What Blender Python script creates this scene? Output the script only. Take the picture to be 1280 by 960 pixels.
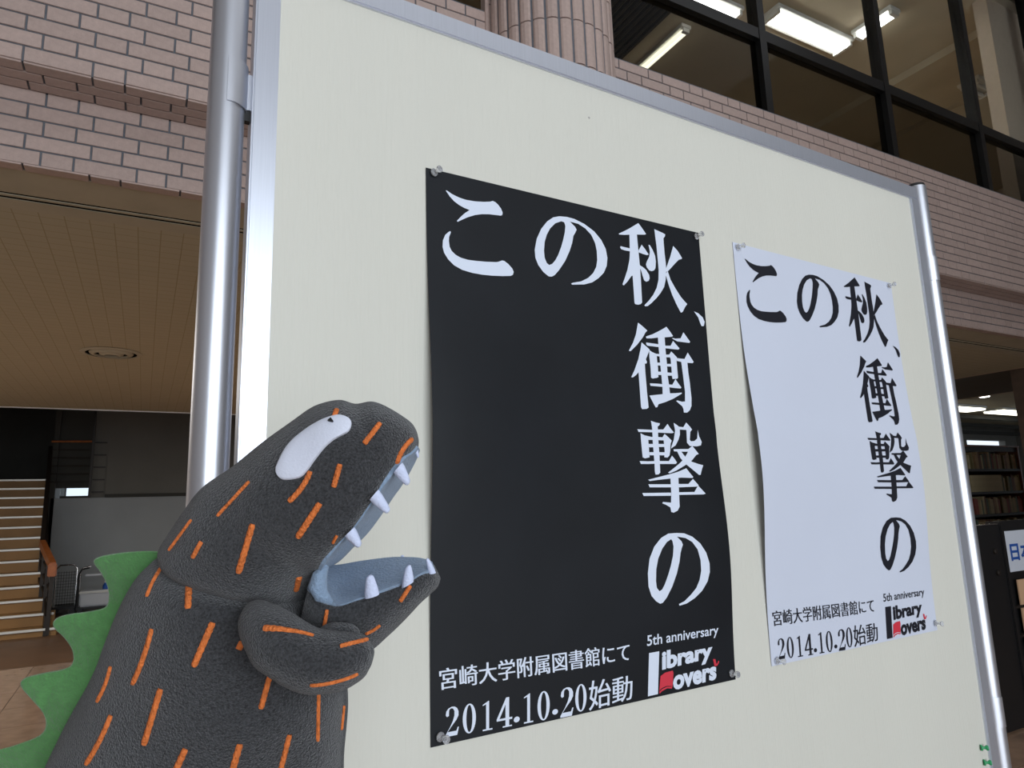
import bpy, bmesh, math, random, json
from mathutils import Vector, Matrix
from mathutils.bvhtree import BVHTree
from mathutils import noise as mnoise
for o in list(bpy.data.objects): bpy.data.objects.remove(o)
scn = bpy.context.scene
col = scn.collection
random.seed(7)
EYE = Vector((0, 0, 1.5))
RIGHT = Vector((.8801, -.4739, -.0302)).normalized()
FWD = Vector((.4714, .8644, .1751)).normalized()
RIGHT = (RIGHT - FWD*RIGHT.dot(FWD)).normalized()
UP = RIGHT.cross(FWD).normalized()
# ---------------- camera
cd = bpy.data.cameras.new('camera'); cam = bpy.data.objects.new('camera', cd); col.objects.link(cam)
cd.sensor_width = 36; cd.lens = 36*841.635/1280; cd.clip_start = .02; cd.clip_end = 200
cam.matrix_world = Matrix(((RIGHT.x, UP.x, -FWD.x, EYE.x), (RIGHT.y, UP.y, -FWD.y, EYE.y), (RIGHT.z, UP.z, -FWD.z, EYE.z), (0, 0, 0, 1)))
scn.camera = cam
# ---------------- world and light
w = bpy.data.worlds.new('world'); scn.world = w; w.use_nodes = True
w.node_tree.nodes['Background'].inputs[0].default_value = (.80, .90, 1.0, 1)
w.node_tree.nodes['Background'].inputs[1].default_value = 1.6
def area(name, loc, rot, sx, sy, power, color=(1, 1, 1)):
    l = bpy.data.lights.new(name, 'AREA'); l.shape = 'RECTANGLE'; l.size = sx; l.size_y = sy; l.energy = power; l.color = color
    o = bpy.data.objects.new(name, l); col.objects.link(o); o.location = loc; o.rotation_euler = rot
    return o
area('window_daylight', (.6, -4.85, 2.0), (math.radians(90), 0, 0), 5.4, 3.6, 330, (.86, .93, 1))
area('skylight', (2.5, -1.2, 7.2), (0, 0, 0), 9, 5, 120, (.93, .96, 1))
area('passage_fill_left', (-3.0, 7.0, 2.9), (0, 0, 0), 1.6, 4.5, 150, (1, .96, .88))  # unseen fill added to lift the dark under the low ceiling
area('passage_fill_right', (3.6, 8.5, 2.9), (0, 0, 0), 3, 4, 190, (1, .96, .88))  # second added fill, hidden behind the board, brightens the passage ceiling

vs = scn.view_settings
scn.display_settings.display_device = 'sRGB'
vs.view_transform = 'Standard'; vs.look = 'None'; vs.gamma = 1; vs.use_curve_mapping = False
vs.exposure = -.42

# ---------------- materials
def mat(name, color, rough=.6, metal=0., noise=0., nscale=20., bump=0., bscale=200., spec=.5, trans=0., emit=0., ior=1.45, coat=0., sheen=0., alpha_col=None, stretch=None):
    m = bpy.data.materials.new(name); m.use_nodes = True
    nt = m.node_tree; N = nt.nodes; L = nt.links; b = N['Principled BSDF']
    c = tuple(color)+(1,)
    b.inputs['Base Color'].default_value = c; b.inputs['Roughness'].default_value = rough
    b.inputs['Metallic'].default_value = metal; b.inputs['Specular IOR Level'].default_value = spec
    b.inputs['IOR'].default_value = ior; b.inputs['Transmission Weight'].default_value = trans
    b.inputs['Coat Weight'].default_value = coat; b.inputs['Sheen Weight'].default_value = sheen
    if emit:
        b.inputs['Emission Color'].default_value = c; b.inputs['Emission Strength'].default_value = emit
    if noise or bump:
        tc = N.new('ShaderNodeTexCoord'); mp = N.new('ShaderNodeMapping'); L.new(tc.outputs['Object'], mp.inputs[0])
        if stretch: mp.inputs['Scale'].default_value = stretch
    if noise:
        n = N.new('ShaderNodeTexNoise'); n.inputs['Scale'].default_value = nscale; n.inputs['Detail'].default_value = 5
        L.new(mp.outputs[0], n.inputs[0])
        r = N.new('ShaderNodeValToRGB'); r.color_ramp.elements[0].position = .3; r.color_ramp.elements[1].position = .7
        r.color_ramp.elements[0].color = tuple(max(0, x*(1-noise)) for x in color)+(1,)
        r.color_ramp.elements[1].color = tuple(min(1, x*(1+noise)) for x in color)+(1,)
        L.new(n.outputs[0], r.inputs[0]); L.new(r.outputs[0], b.inputs['Base Color'])
    if bump:
        n2 = N.new('ShaderNodeTexNoise'); n2.inputs['Scale'].default_value = bscale; n2.inputs['Detail'].default_value = 4
        L.new(mp.outputs[0], n2.inputs[0]); bp = N.new('ShaderNodeBump'); bp.inputs['Strength'].default_value = bump; bp.inputs['Distance'].default_value = .004
        L.new(n2.outputs[0], bp.inputs['Height']); L.new(bp.outputs[0], b.inputs['Normal'])
    return m
def brick_vary(m, color, amt=.10):
    nt = m.node_tree; N = nt.nodes; L = nt.links
    oi = N.new('ShaderNodeObjectInfo'); hs = N.new('ShaderNodeHueSaturation'); mr = N.new('ShaderNodeMapRange')
    mr.inputs['To Min'].default_value = 1-amt; mr.inputs['To Max'].default_value = 1+amt
    L.new(oi.outputs['Random'], mr.inputs[0]); L.new(mr.outputs[0], hs.inputs['Value'])
    b = N['Principled BSDF']
    src = b.inputs['Base Color'].links[0].from_socket if b.inputs['Base Color'].links else None
    if src: L.new(src, hs.inputs['Color'])
    else: hs.inputs['Color'].default_value = tuple(color)+(1,)
    L.new(hs.outputs[0], b.inputs['Base Color'])
M = {}
M['tile'] = mat('glazed_pink_tile', (.49, .372, .330), .38, noise=.07, nscale=45, bump=.25, bscale=120, spec=.4); brick_vary(M['tile'], (.5, .38, .34), .06)
M['mortar'] = mat('grey_mortar', (.14, .15, .17), .9, noise=.15)
M['soffit'] = mat('plain_soffit', (.47, .42, .31), .9, noise=.06, nscale=6)
M['board'] = mat('cream_vinyl', (.66, .65, .58), .62, noise=.02, nscale=3, bump=.22, bscale=420, stretch=(1, 1, .02))
M['alu'] = mat('anodised_aluminium', (.66, .69, .77), .36, metal=.75, noise=.03, nscale=30, stretch=(20, 20, .3))
M['alu_pole'] = mat('satin_aluminium', (.66, .68, .74), .38, metal=.9)
M['black_paper'] = mat('black_print_paper', (.0075, .009, .012), .5, noise=.2, nscale=5, bump=.15, bscale=12, spec=.28)
M['white_paper'] = mat('white_print_paper', (.62, .66, .77), .5, noise=.015, nscale=5, bump=.08, bscale=12)
M['ink_white'] = mat('white_ink', (.70, .76, .88), .5)
M['ink_black'] = mat('black_ink', (.010, .011, .018), .45)
M['ink_red'] = mat('red_ink', (.62, .035, .06), .5)
M['pin'] = mat('clear_plastic', (.9, .92, .95), .08, trans=.75)
M['pin_needle'] = mat('steel', (.7, .7, .7), .25, metal=1)
M['green_pin'] = mat('green_plastic', (.04, .42, .16), .35, trans=.2)
M['fleece'] = mat('charcoal_fleece', (.040, .041, .045), .95, noise=.6, nscale=620, bump=.75, bscale=800, spec=.12, sheen=.35)
M['thread'] = mat('orange_embroidery', (.78, .20, .045), .6, noise=.2, nscale=300, bump=.8, bscale=600)
M['lining'] = mat('blue_grey_felt', (.25, .34, .47), .95, noise=.08, nscale=200, bump=.5, bscale=500, sheen=.2)
M['tooth'] = mat('pale_felt', (.62, .68, .88), .9, bump=.3, bscale=500)
M['eye'] = mat('white_felt', (.66, .69, .80), .9, bump=.15, bscale=700, sheen=.2)
M['green'] = mat('green_felt', (.085, .245, .075), .95, noise=.1, nscale=150, bump=.4, bscale=450, sheen=.3)
M['black'] = mat('black_paint', (.012, .012, .013), .4)
M['frame_black'] = mat('black_window_frame', (.010, .010, .010), .35)
M['glass'] = mat('clear_glass', (.92, .95, .95), .0, trans=1, ior=1.1)
M['tint'] = mat('dark_tinted_glass', (.27, .27, .26), .0, trans=1, ior=1.1)
M['in_ceil'] = mat('interior_ceiling', (.52, .45, .33), .9, noise=.05, nscale=3)
M['in_wall'] = mat('interior_wall', (.58, .47, .36), .9, noise=.04)
M['hall_ceil'] = mat('hall_ceiling', (.6, .6, .6), .9)
M['hall_wall'] = mat('hall_wall', (.42, .38, .36), .9)
M['grey_wall'] = mat('grey_plaster', (.36, .385, .405), .9, noise=.05, nscale=2)
M['dim_wall'] = mat('dimmed_plaster', (.17, .165, .15), .9, noise=.06, nscale=2)  # darker than the grey plaster to put the upper far wall's shade into colour
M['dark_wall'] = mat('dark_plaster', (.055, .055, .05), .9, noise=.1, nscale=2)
M['floor_tile'] = mat('glossy_beige_tile', (.30, .20, .14), .16, noise=.15, nscale=9, spec=.6); brick_vary(M['floor_tile'], (.3, .2, .14), .05)
M['grout'] = mat('floor_grout', (.10, .08, .06), .8)
M['wood_floor'] = mat('brown_mat_floor', (.13, .07, .038), .45, noise=.12, nscale=4)
M['riser'] = mat('brown_vinyl_riser', (.30, .165, .06), .55, noise=.1, nscale=3)
M['nosing'] = mat('pale_metal_nosing', (.75, .75, .72), .35, metal=.3)
M['rail_wood'] = mat('varnished_rail_wood', (.36, .11, .03), .35, noise=.2, nscale=20)
M['rail_dark'] = mat('dark_rail_metal', (.02, .015, .012), .5)
M['lamp'] = mat('fluorescent_tube', (1, .98, .92), .5, emit=14)
M['lamp_soft'] = mat('luminous_diffuser', (1, .97, .80), .5, emit=5)
M['fixture'] = mat('white_fixture_enamel', (.75, .75, .72), .4)
M['cart_grey'] = mat('pale_grey_plastic', (.60, .63, .68), .4)
M['chrome'] = mat('chrome', (.7, .7, .72), .2, metal=1)
M['brown_col'] = mat('dark_brown_cladding', (.075, .05, .035), .6, noise=.15, nscale=12)
M['shelf_wood'] = mat('reddish_shelf_wood', (.16, .05, .025), .5, noise=.2, nscale=12)
M['shelf_dark'] = mat('dark_steel_shelf', (.02, .018, .016), .6)
M['sign_white'] = mat('white_sign_sheet', (.74, .78, .86), .4)
M['ink_blue'] = mat('blue_ink', (.02, .10, .42), .5)
M['leaflet'] = mat('peach_leaflet', (.72, .45, .27), .6)
M['gap'] = mat('shadow_gap', (.006, .006, .005), 1, spec=0)
M['stain'] = mat('faint_stain', (.40, .38, .36), .8)

def acoustic(name):
    m = mat(name, (.40, .325, .215), .95)
    nt = m.node_tree; N = nt.nodes; L = nt.links
    tc = N.new('ShaderNodeTexCoord'); br = N.new('ShaderNodeTexBrick'); br.offset = 0; br.squash = 1
    br.inputs['Scale'].default_value = 1; br.inputs['Brick Width'].default_value = .105; br.inputs['Row Height'].default_value = .092
    br.inputs['Mortar Size'].default_value = .0032; br.inputs['Mortar Smooth'].default_value = .5
    br.inputs['Color1'].default_value = (.48, .43, .305, 1); br.inputs['Color2'].default_value = (.50, .445, .315, 1); br.inputs['Mortar'].default_value = (.38, .315, .19, 1)
    L.new(tc.outputs['Object'], br.inputs[0]); L.new(br.outputs[0], N['Principled BSDF'].inputs['Base Color'])
    bp = N.new('ShaderNodeBump'); bp.invert = True; bp.inputs['Strength'].default_value = .3; bp.inputs['Distance'].default_value = .003
    L.new(br.outputs['Fac'], bp.inputs['Height']); L.new(bp.outputs[0], N['Principled BSDF'].inputs['Normal'])
    return m
M['acoustic'] = acoustic('embossed_acoustic_ceiling')

# ---------------- mesh builder
class MB:
    def __init__(s): s.v = []; s.f = []
    def quad(s, a, b, c, d):
        n = len(s.v); s.v += [tuple(a), tuple(b), tuple(c), tuple(d)]; s.f.append((n, n+1, n+2, n+3)); return s
    def poly(s, pts):
        n = len(s.v); s.v += [tuple(p) for p in pts]; s.f.append(tuple(range(n, n+len(pts)))); return s
    def box(s, x0, x1, y0, y1, z0, z1, ch=0.):
        # a box, edges eased by ch (chamfered in plan and height)
        if ch <= 0:
            n = len(s.v)
            s.v += [(x, y, z) for z in (z0, z1) for y in (y0, y1) for x in (x0, x1)]
            for f in ((0, 2, 3, 1), (4, 5, 7, 6), (0, 1, 5, 4), (2, 6, 7, 3), (0, 4, 6, 2), (1, 3, 7, 5)): s.f.append(tuple(n+i for i in f))
            return s
        bm = bmesh.new(); bmesh.ops.create_cube(bm, size=1)
        for v in bm.verts: v.co = Vector(((x0+x1)/2+v.co.x*(x1-x0), (y0+y1)/2+v.co.y*(y1-y0), (z0+z1)/2+v.co.z*(z1-z0)))
        bmesh.ops.bevel(bm, geom=list(bm.edges), offset=ch, segments=2, affect='EDGES')
        s.addbm(bm); bm.free(); return s
    def addbm(s, bm):
        bm.verts.index_update(); n = len(s.v)
        s.v += [tuple(v.co) for v in bm.verts]
        s.f += [tuple(n+v.index for v in f.verts) for f in bm.faces]
    def tube(s, pts, r, n=10, cap=True, closed=False):
        pts = [Vector(p) for p in pts]; rs = r if isinstance(r, (list, tuple)) else [r]*len(pts)
        base = len(s.v); ref = None; K = len(pts)
        for i, p in enumerate(pts):
            if closed: t = (pts[(i+1) % K]-pts[i-1]).normalized()
            else: t = (pts[min(i+1, K-1)]-pts[max(i-1, 0)]).normalized()
            if ref is None:
                ref = t.orthogonal().normalized()
            ref = (ref - t*ref.dot(t)).normalized(); b = t.cross(ref)
            for j in range(n):
                a = 2*math.pi*j/n
                s.v.append(tuple(p+(ref*math.cos(a)+b*math.sin(a))*rs[i]))
        for i in range(K if closed else K-1):
            for j in range(n):
                a = base+i*n; b2 = base+((i+1) % K)*n
                s.f.append((a+j, a+(j+1) % n, b2+(j+1) % n, b2+j))
        if cap and not closed:
            s.f.append(tuple(base+j for j in range(n))[::-1]); s.f.append(tuple(base+(K-1)*n+j for j in range(n)))
        return s
    def lathe(s, prof, c=(0, 0, 0), n=24, axis='z'):
        base = len(s.v)
        for r, h in prof:
            for j in range(n):
                a = 2*math.pi*j/n; x, y = r*math.cos(a), r*math.sin(a)
                p = (x, y, h) if axis == 'z' else (x, -h, y)
                s.v.append((p[0]+c[0], p[1]+c[1], p[2]+c[2]))
        for i in range(len(prof)-1):
            for j in range(n):
                a = base+i*n; b = a+n; s.f.append((a+j, a+(j+1) % n, b+(j+1) % n, b+j))
        s.f.append(tuple(base+j for j in range(n))[::-1]); s.f.append(tuple(base+(len(prof)-1)*n+j for j in range(n)))
        return s
def mesh(name, mb, m, org=(0, 0, 0), smooth=False):
    me = bpy.data.meshes.new(name); o = Vector(org)
    me.from_pydata([tuple(Vector(v)-o) for v in mb.v], [], mb.f)
    bm = bmesh.new(); bm.from_mesh(me); bmesh.ops.recalc_face_normals(bm, faces=bm.faces); bm.to_mesh(me); bm.free()
    if m: me.materials.append(m)
    if smooth:
        for p in me.polygons: p.use_smooth = True
        if smooth != True: me.set_sharp_from_angle(angle=smooth)
    return me
AB = .03158948813   # the pin board stands a touch askew of the building
ROT = Matrix.Rotation(AB, 4, 'Z')
def tag(o, label=None, cat=None, group=None, kind=None):
    if label: o['label'] = label
    if cat: o['category'] = cat
    if group: o['group'] = group
    if kind: o['kind'] = kind
    return o
class Thing:
    # frame 'w': vertices in world metres; frame 'b': vertices in the board's frame (x along it, y into it, z above eye height)
    def __init__(s, name, label, cat, base, frame='w', group=None, kind=None):
        s.base = Vector(base); s.e = bpy.data.objects.new(name, None); s.e.empty_display_size = .05; col.objects.link(s.e)
        if frame == 'b': s.e.location = ROT @ s.base + EYE; s.e.rotation_euler.z = AB
        else: s.e.location = s.base
        tag(s.e, label, cat, group, kind)
    def part(s, name, mb, m, parent=None, smooth=False, label=None):
        o = bpy.data.objects.new(name, mesh(name, mb, m, s.base, smooth)); col.objects.link(o); o.parent = parent or s.e
        if label: o['label'] = label
        return o
def single(name, mb, m, base, label, cat, frame='w', group=None, smooth=False):
    o = bpy.data.objects.new(name, mesh(name, mb, m, base, smooth)); col.objects.link(o); b = Vector(base)
    if frame == 'b': o.location = ROT @ b + EYE; o.rotation_euler.z = AB
    else: o.location = b
    return tag(o, label, cat, group)
def struct(name, mb, m, label=None, org=(0, 0, 0), smooth=False):
    o = bpy.data.objects.new(name, mesh(name, mb, m, org, smooth)); col.objects.link(o); o.location = org
    o['kind'] = 'structure'
    if label: o['label'] = label
    return o
def child(name, mb, m, parent, smooth=False, label=None, kind=None, loc=(0, 0, 0)):
    o = bpy.data.objects.new(name, mesh(name, mb, m, (0, 0, 0), smooth)); col.objects.link(o); o.parent = parent; o.location = loc
    if label: o['label'] = label
    if kind: o['kind'] = kind
    return o
def link_copy(name, me, parent, loc, rot=(0, 0, 0)):
    o = bpy.data.objects.new(name, me); col.objects.link(o); o.parent = parent; o.location = loc; o.rotation_euler = rot
    return o
def pixel(P):
    d = Vector(P)-EYE; z = d.dot(FWD)
    if z < .05: return None
    return 640+d.dot(RIGHT)/z*841.6, 480-d.dot(UP)/z*841.6, z

# =====================================================================
# STRUCTURE: tiled parapet and beam
# =====================================================================
H = 1.5
LONG, SHORT, TH, PITCH, ROW = .227, .108, .060, .351, .0681
def tile_mesh(wd, ht, th=.008):
    mb = MB(); c = .0015
    x, z = wd/2, ht/2
    mb.v = [(-x, th, -z), (x, th, -z), (x, th, z), (-x, th, z), (-x, c, -z), (x, c, -z), (x, c, z), (-x, c, z), (-x+c, 0, -z+c), (x-c, 0, -z+c), (x-c, 0, z-c), (-x+c, 0, z-c)]
    for a in (0, 4):
        for i in range(4): mb.f.append((a+i, a+(i+1) % 4, a+4+(i+1) % 4, a+4+i))
    mb.f.append((8, 9, 10, 11)); mb.f.append((3, 2, 1, 0))
    return mb
me_long = mesh('brick', tile_mesh(LONG, TH), M['tile']); me_short = mesh('brick', tile_mesh(SHORT, TH), M['tile'])
def rows(n0, n1, z0, y, xr, skip=None, flip=False):
    out = []
    for r in range(n0, n1):
        par = (n0+r-n0) % 2
        k = int((xr[0]+.227)/PITCH)-2
        while True:
            cx = -.227+PITCH*k+(PITCH/2 if r % 2 else 0)
            if cx > xr[1]: break
            for kind, x in ((1, cx), (0, cx+PITCH/2)):
                if xr[0] <= x <= xr[1] and not (skip and skip(x)): out.append((kind, x, y, z0+ROW*(r-n0)+ROW/2))
            k += 1
    return out
def lay(parent, items, rot=0., limit=300):
    vis = []; rest = []
    for it in items:
        p = pixel((it[1], it[2], it[3]))
        ok = p and -15 < p[0] < 1295 and -15 < p[1] < 975
        if ok:
            x, y = p[:2]
            # standing behind the pin board
            if 345 < x < 1150 and y > (x-520)*.374+9+10: ok = False
            if x > 270 and x < 345: ok = False
            if x >= 1150 and x < 1165+(y-245)*.145 and y > 245: ok = False
        (vis if ok else rest).append((p[2] if p else 99, it))
    vis.sort(key=lambda t: t[0]); rest += vis[limit:]; vis = vis[:limit]
    for _, (kind, x, y, z) in vis:
        link_copy('brick', me_short if kind else me_long, parent, (x, y, z), (rot, 0, 0))
    if rest:
        mb = MB(); Rm = Matrix.Rotation(rot, 3, 'X')
        for _, (kind, x, y, z) in rest:
            src = tile_mesh(SHORT if kind else LONG, TH); n = len(mb.v)
            mb.v += [tuple(Rm @ Vector(v)+Vector((x, y, z))) for v in src.v]; mb.f += [tuple(n+i for i in f) for f in src.f]
        child('brickwork', mb, M['tile'], parent, kind='stuff')
YU, YL = 2.99, 3.20      # faces of the parapet and of the beam below it
UC = 5.45+1.5   # height of the upper-floor ceiling
ZL, ZU, ZS = 1.44+H, 1.775+H, 2.735+H
XW0, XW1 = -4.2, 12.0
COLX, COLY, COLR = 1.925, 2.97, .38
par_ = struct('wall_front', MB().box(XW0, XW1, YU+.007, YU+.26, ZU+.003, ZS), M['mortar'], 'pink tiled parapet above the pin board')
incol = lambda x: abs(x-COLX) < COLR-.10
lay(par_, [i for i in rows(0, 14, ZU, YU, (XW0+.15, XW1-.15), incol)])
under = []
for j in range(3):
    under += [(k, x, YU+.034+.068*j+.001, ZU-.005) for (k, x, y, z) in rows(j, j+1, 0, 0, (XW0+.15, XW1-.15), incol)]
beam = struct('trim_1', MB().box(XW0, XW1, YL+.007, YL+.3, ZL+.003, ZU+.0), M['mortar'], 'pink tiled beam below the parapet')
lay(beam, rows(-5, 0, ZL, YL, (XW0+.15, XW1-.15), incol))
# tiles on the undersides, laid face down
def lay_under(parent, items):
    lay(parent, items, rot=math.radians(90))
lay_under(beam, [(k, x, y, z) for (k, x, y, z) in under if y < YL+.02])
lay_under(beam, [(k, x, YL+.031, ZL-.005) for (k, x, y, z) in rows(-6, -5, 0, 0, (XW0+.15, XW1-.15), incol)])

# ---------------- round column clad in upright ribs
colt = Thing('column', 'round column clad in upright pink ceramic ribs behind the pin board top', 'column', (COLX, COLY, 0))
colt.part('core', MB().lathe([(COLR-.012, 0), (COLR-.012, 7.0)], (COLX, COLY, 0), 48), M['mortar'], smooth=math.radians(40))
NR = 32
def rib(R, z0, z1, a0, a1):
    mb = MB(); prof = []
    for t, dr in ((0, -.010), (.06, .0), (.2, .006), (.5, .009), (.8, .006), (.94, .0), (1, -.010)):
        a = a0+(a1-a0)*t; prof.append(((R+dr-.009)*math.cos(a), (R+dr-.009)*math.sin(a)))
    n = len(prof)
    for z in (z0, z1):
        for x, y in prof: mb.v.append((x, y, z))
    for i in range(n-1): mb.f.append((i, i+1, n+i+1, n+i))
    mb.f.append(tuple(range(n))[::-1]); mb.f.append(tuple(range(n, 2*n))); mb.f.append((n-1, 0, n, 2*n-1))
    return mb
da = 2*math.pi/NR; gap = .006/COLR/2
ribme = mesh('rib', rib(COLR, 0, .250, gap, da-gap), M['tile'])
restm = MB()
for k in range(-16, 12):
    z = 2.514+H+.004+k*.258
    if z+.25 > 7 or z < 0.02: continue
    for j in range(NR):
        a = j*da; mid = a+da/2
        y = COLY+COLR*math.sin(mid)
        if y > YU+.15: continue
        if 2.0+H < z < 3.2+H and y < YU+.05:
            link_copy('rib', ribme, colt.e, (COLX-colt.base.x, 0, z), (0, 0, a))
        else:
            src = rib(COLR, 0, .250, a+gap, a+da-gap); n = len(restm.v)
            restm.v += [(v[0], v[1], v[2]+z) for v in src.v]; restm.f += [tuple(n+i for i in f) for f in src.f]
ro = bpy.data.objects.new('ribbing', mesh('ribbing', restm, M['tile'])); col.objects.link(ro); ro.parent = colt.e; ro['kind'] = 'stuff'
for sx in (-1, 1):
    colt.part('edge_strip', MB().box(COLX+sx*(COLR+.004)-.012, COLX+sx*(COLR+.004)+.012, YU-.01, YU+.05, ZU, 6.9, .003), M['tile'])

# ---------------- soffit and ceilings
struct('ceiling_edge', MB().box(XW0, 9.25, YL+.066, 3.528, ZL, ZL+.05), M['soffit'], 'plain strip of ceiling behind the tiled beam')
struct('ceiling_joint', MB().box(XW0, 9.25, 3.50, 3.63, ZL+.004, ZL+.06), M['gap'], 'dark double groove in the ceiling')
struct('ceiling_bead', MB().box(XW0, 9.25, 3.55, 3.572, ZL-.001, ZL+.03), M['soffit'])
struct('ceiling_margin', MB().box(XW0, 9.25, 3.602, 3.72, ZL, ZL+.05), M['soffit'])
ceil = struct('ceiling', MB().box(XW0, 9.25, 3.72, 10.70, ZL, ZL+.05), M['acoustic'], 'embossed beige ceiling under the upper floor')
struct('trim_2', MB().box(XW0, 9.25, 10.70, 10.74, ZL-.012, ZL+.10), M['nosing'], 'pale metal edge at the far end of the low ceiling')
struct('ceiling_slab', MB().box(XW0, 12, YL+.3, 10.7, ZL+.07, ZL+.30), M['dim_wall'])
# upper-floor interior seen through the window band
up_wall = struct('wall_upper', MB().box(XW0, 14, 10.2, 10.4, ZL+.3, UC+.1), M['in_wall'])
struct('wall_upper_side', MB().box(13.6, 13.8, 3.3, 10.2, ZL+.3, UC+.1), M['in_wall'])
struct('ceiling_upper', MB().box(XW0, 14, 3.16, 10.3, UC, UC+.2), M['in_ceil'], 'cream ceiling of the upper floor')
struct('trim_3', MB().box(8.50, 8.70, 3.4, 10.2, UC-.10, UC), M['in_ceil'], 'shallow ceiling beam seen through the upper windows')
struct('trim_4', MB().box(9.9, 10.05, 3.4, 10.2, UC-.07, UC), M['in_ceil'])
# pillar inside
px_, py_ = 10.45, 4.32
pil = Thing('pillar', 'square beige pillar behind the glass at the top right', 'pillar', (8.4, 3.6, ZL+.3))
pil.part('shaft', MB().box(7.98, 8.9, 3.28, 3.42, ZL+.32, UC), M['in_wall'])

# window band
mull = [-4.2, -2.1, -.6, .9, 2.32, 3.91, 5.43, 6.90, 8.35, 9.85, 11.35, 12.0]
ZT0, ZT1 = 3.385+H, 3.475+H
WY = 3.10
nwin = 0
for a, b in zip(mull[:-1], mull[1:]):
    if a < COLX < b: a2, b2 = a, b
    nwin += 1
    wt = struct(f'window_{nwin}', MB().box(a-.035, a+.035, WY-.05, WY+.05, ZS-.02, UC), M['frame_black'], 'black framed window bay above the tiled parapet')
    child('transom', MB().box(a+.035, b-.035, WY-.045, WY+.045, ZT0, ZT1), M['frame_black'], wt)
    child('sill_rail', MB().box(a+.035, b-.035, WY-.06, WY+.05, ZS-.001, ZS+.04), M['frame_black'], wt)
    child('pane', MB().box(a+.035, b-.035, WY-.003, WY+.003, ZT1, UC), M['glass'], wt)
    child('lower_pane', MB().box(a+.035, b-.035, WY-.003, WY+.003, ZS+.04, ZT0), M['tint'], wt)
struct('trim_5', MB().box(XW0, XW1, YU+.01, WY+.1, UC, 7.3), M['hall_wall'])
# ceiling lamps of the upper floor
def lamp_box(label, x0, x1, y0, y1, z, group=None, lm='lamp'):
    t = Thing('ceiling_light', label, 'light', ((x0+x1)/2, (y0+y1)/2, z), group=group)
    t.part('housing', MB().box(x0-.03, x1+.03, y0-.03, y1+.03, z-.05, z, .006), M['fixture'])
    alongx = (x1-x0) > (y1-y0)
    for q in (.25, .75):
        if alongx: y = y0+(y1-y0)*q; t.part('tube', MB().tube([(x0, y, z-.075), (x1, y, z-.075)], .024, 10), M[lm])
        else: x = x0+(x1-x0)*q; t.part('tube', MB().tube([(x, y0, z-.075), (x, y1, z-.075)], .024, 10), M[lm])
    for q in (0, 1):
        if alongx: xx = x0 if q == 0 else x1; t.part('end_cap', MB().box(xx-.02, xx+.02, y0, y1, z-.10, z-.05), M['fixture'])
        else: yy = y0 if q == 0 else y1; t.part('end_cap', MB().box(x0, x1, yy-.02, yy+.02, z-.10, z-.05), M['fixture'])
    return t
ZC = UC
lamp_box('large bright fluorescent ceiling light behind the third upper pane', 5.979, 7.244, 4.419, 4.659, ZC)
lamp_box('bright ceiling light mostly cut off by the top of the frame', 4.364, 5.619, 4.637, 4.877, ZC)
lamp_box('narrow pale strip light seen through the dark lower pane beside the column', 5.215, 5.302, 5.15, 5.946, ZC, lm='lamp_soft')
lamp_box('small unlit pale fixture low behind the upper right panes', 9.492, 9.928, 4.146, 4.364, ZC, lm='fixture')
lamp_box('short bluish white reflection at the right end of the large fixture, built as a lit lamp', 7.157, 7.288, 3.873, 4.309, ZC, lm='lamp')  # a reflection in the glass, built as an extra glowing fixture
# louvred blind strip
lou = Thing('ceiling_louvre', 'dark ribbed ceiling panel behind the glass right of the column', 'louvre', (3.9, 4.6, ZC-.05))
for k in range(16):
    x = 3.65+k*.082
    lou.part('slat', MB().box(x, x+.035, 4.2, 6.8, ZC-.06, ZC-.01), M['black'])
struct('floor_upper', MB().box(XW0, 14, YU+.3, 10.2, ZL+.30, ZL+.32), M['in_wall'])
area('upper_floor_fill', (6.5, 8.0, ZC-.15), (0, 0, 0), 8, 3, 120, (1, .93, .78))  # fill added out of sight behind the sill to light the upper room

# ---------------- hall shell
def floor_part():
    fl = struct('floor', MB().box(-4.2, 26.2, -5, 16.5, -.12, -.008), M['grout'], 'glossy beige tiled floor')
    T = .60; vis = []; rest = MB()
    for i in range(-7, 27):
        for j in range(-9, 18):
            x = -.90+i*T; y = 8.82+(j-14)*T
            if y > 8.8 or y < -4.9 or x < -4.1 or x+T > 16: continue
            c = pixel((x+T/2, y+T/2, 0))
            ok = c and c[0] < 110 and c[0] > -80 and 820 < c[1] < 1000
            if ok: vis.append((x, y))
            else:
                rest.box(x+.0025, x+T-.0025, y+.0025, y+T-.0025, -.009, 0)
    tm = mesh('tile', MB().box(.0025, T-.0025, .0025, T-.0025, -.009, 0, .001), M['floor_tile'])
    for x, y in vis: link_copy('tile', tm, fl, (x, y, 0))
    child('tiling', rest, M['floor_tile'], fl, kind='stuff')
    struct('floor_mat', MB().box(-4.2, 9.3, 8.82, 16.5, -.01, .001), M['wood_floor'], 'dull brown floor strip before the stairs')
floor_part()
struct('wall_left', MB().box(-4.4, -4.2, -5, 16.5, 0, 7.3), M['hall_wall'])
struct('wall_right_reading', MB().box(26, 26.2, 3.3, 12.2, 0, 3.7), M['dim_wall'])
struct('wall_right', MB().box(16, 16.2, -5, 3.5, 0, 7.3), M['hall_wall'])
struct('ceiling_hall', MB().box(-4.4, 16.2, -5.2, 3.1, 7.3, 7.5), M['hall_ceil'])
wb = MB()   # the wall behind the viewer, with its window opening
wb.box(-4.4, -2.2, -5.2, -5, 0, 7.3); wb.box(3.4, 16.2, -5.2, -5, 0, 7.3); wb.box(-2.2, 3.4, -5.2, -5, 0, .15); wb.box(-2.2, 3.4, -5.2, -5, 3.9, 7.3)
struct('wall_back', wb, M['hall_wall'])
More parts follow.
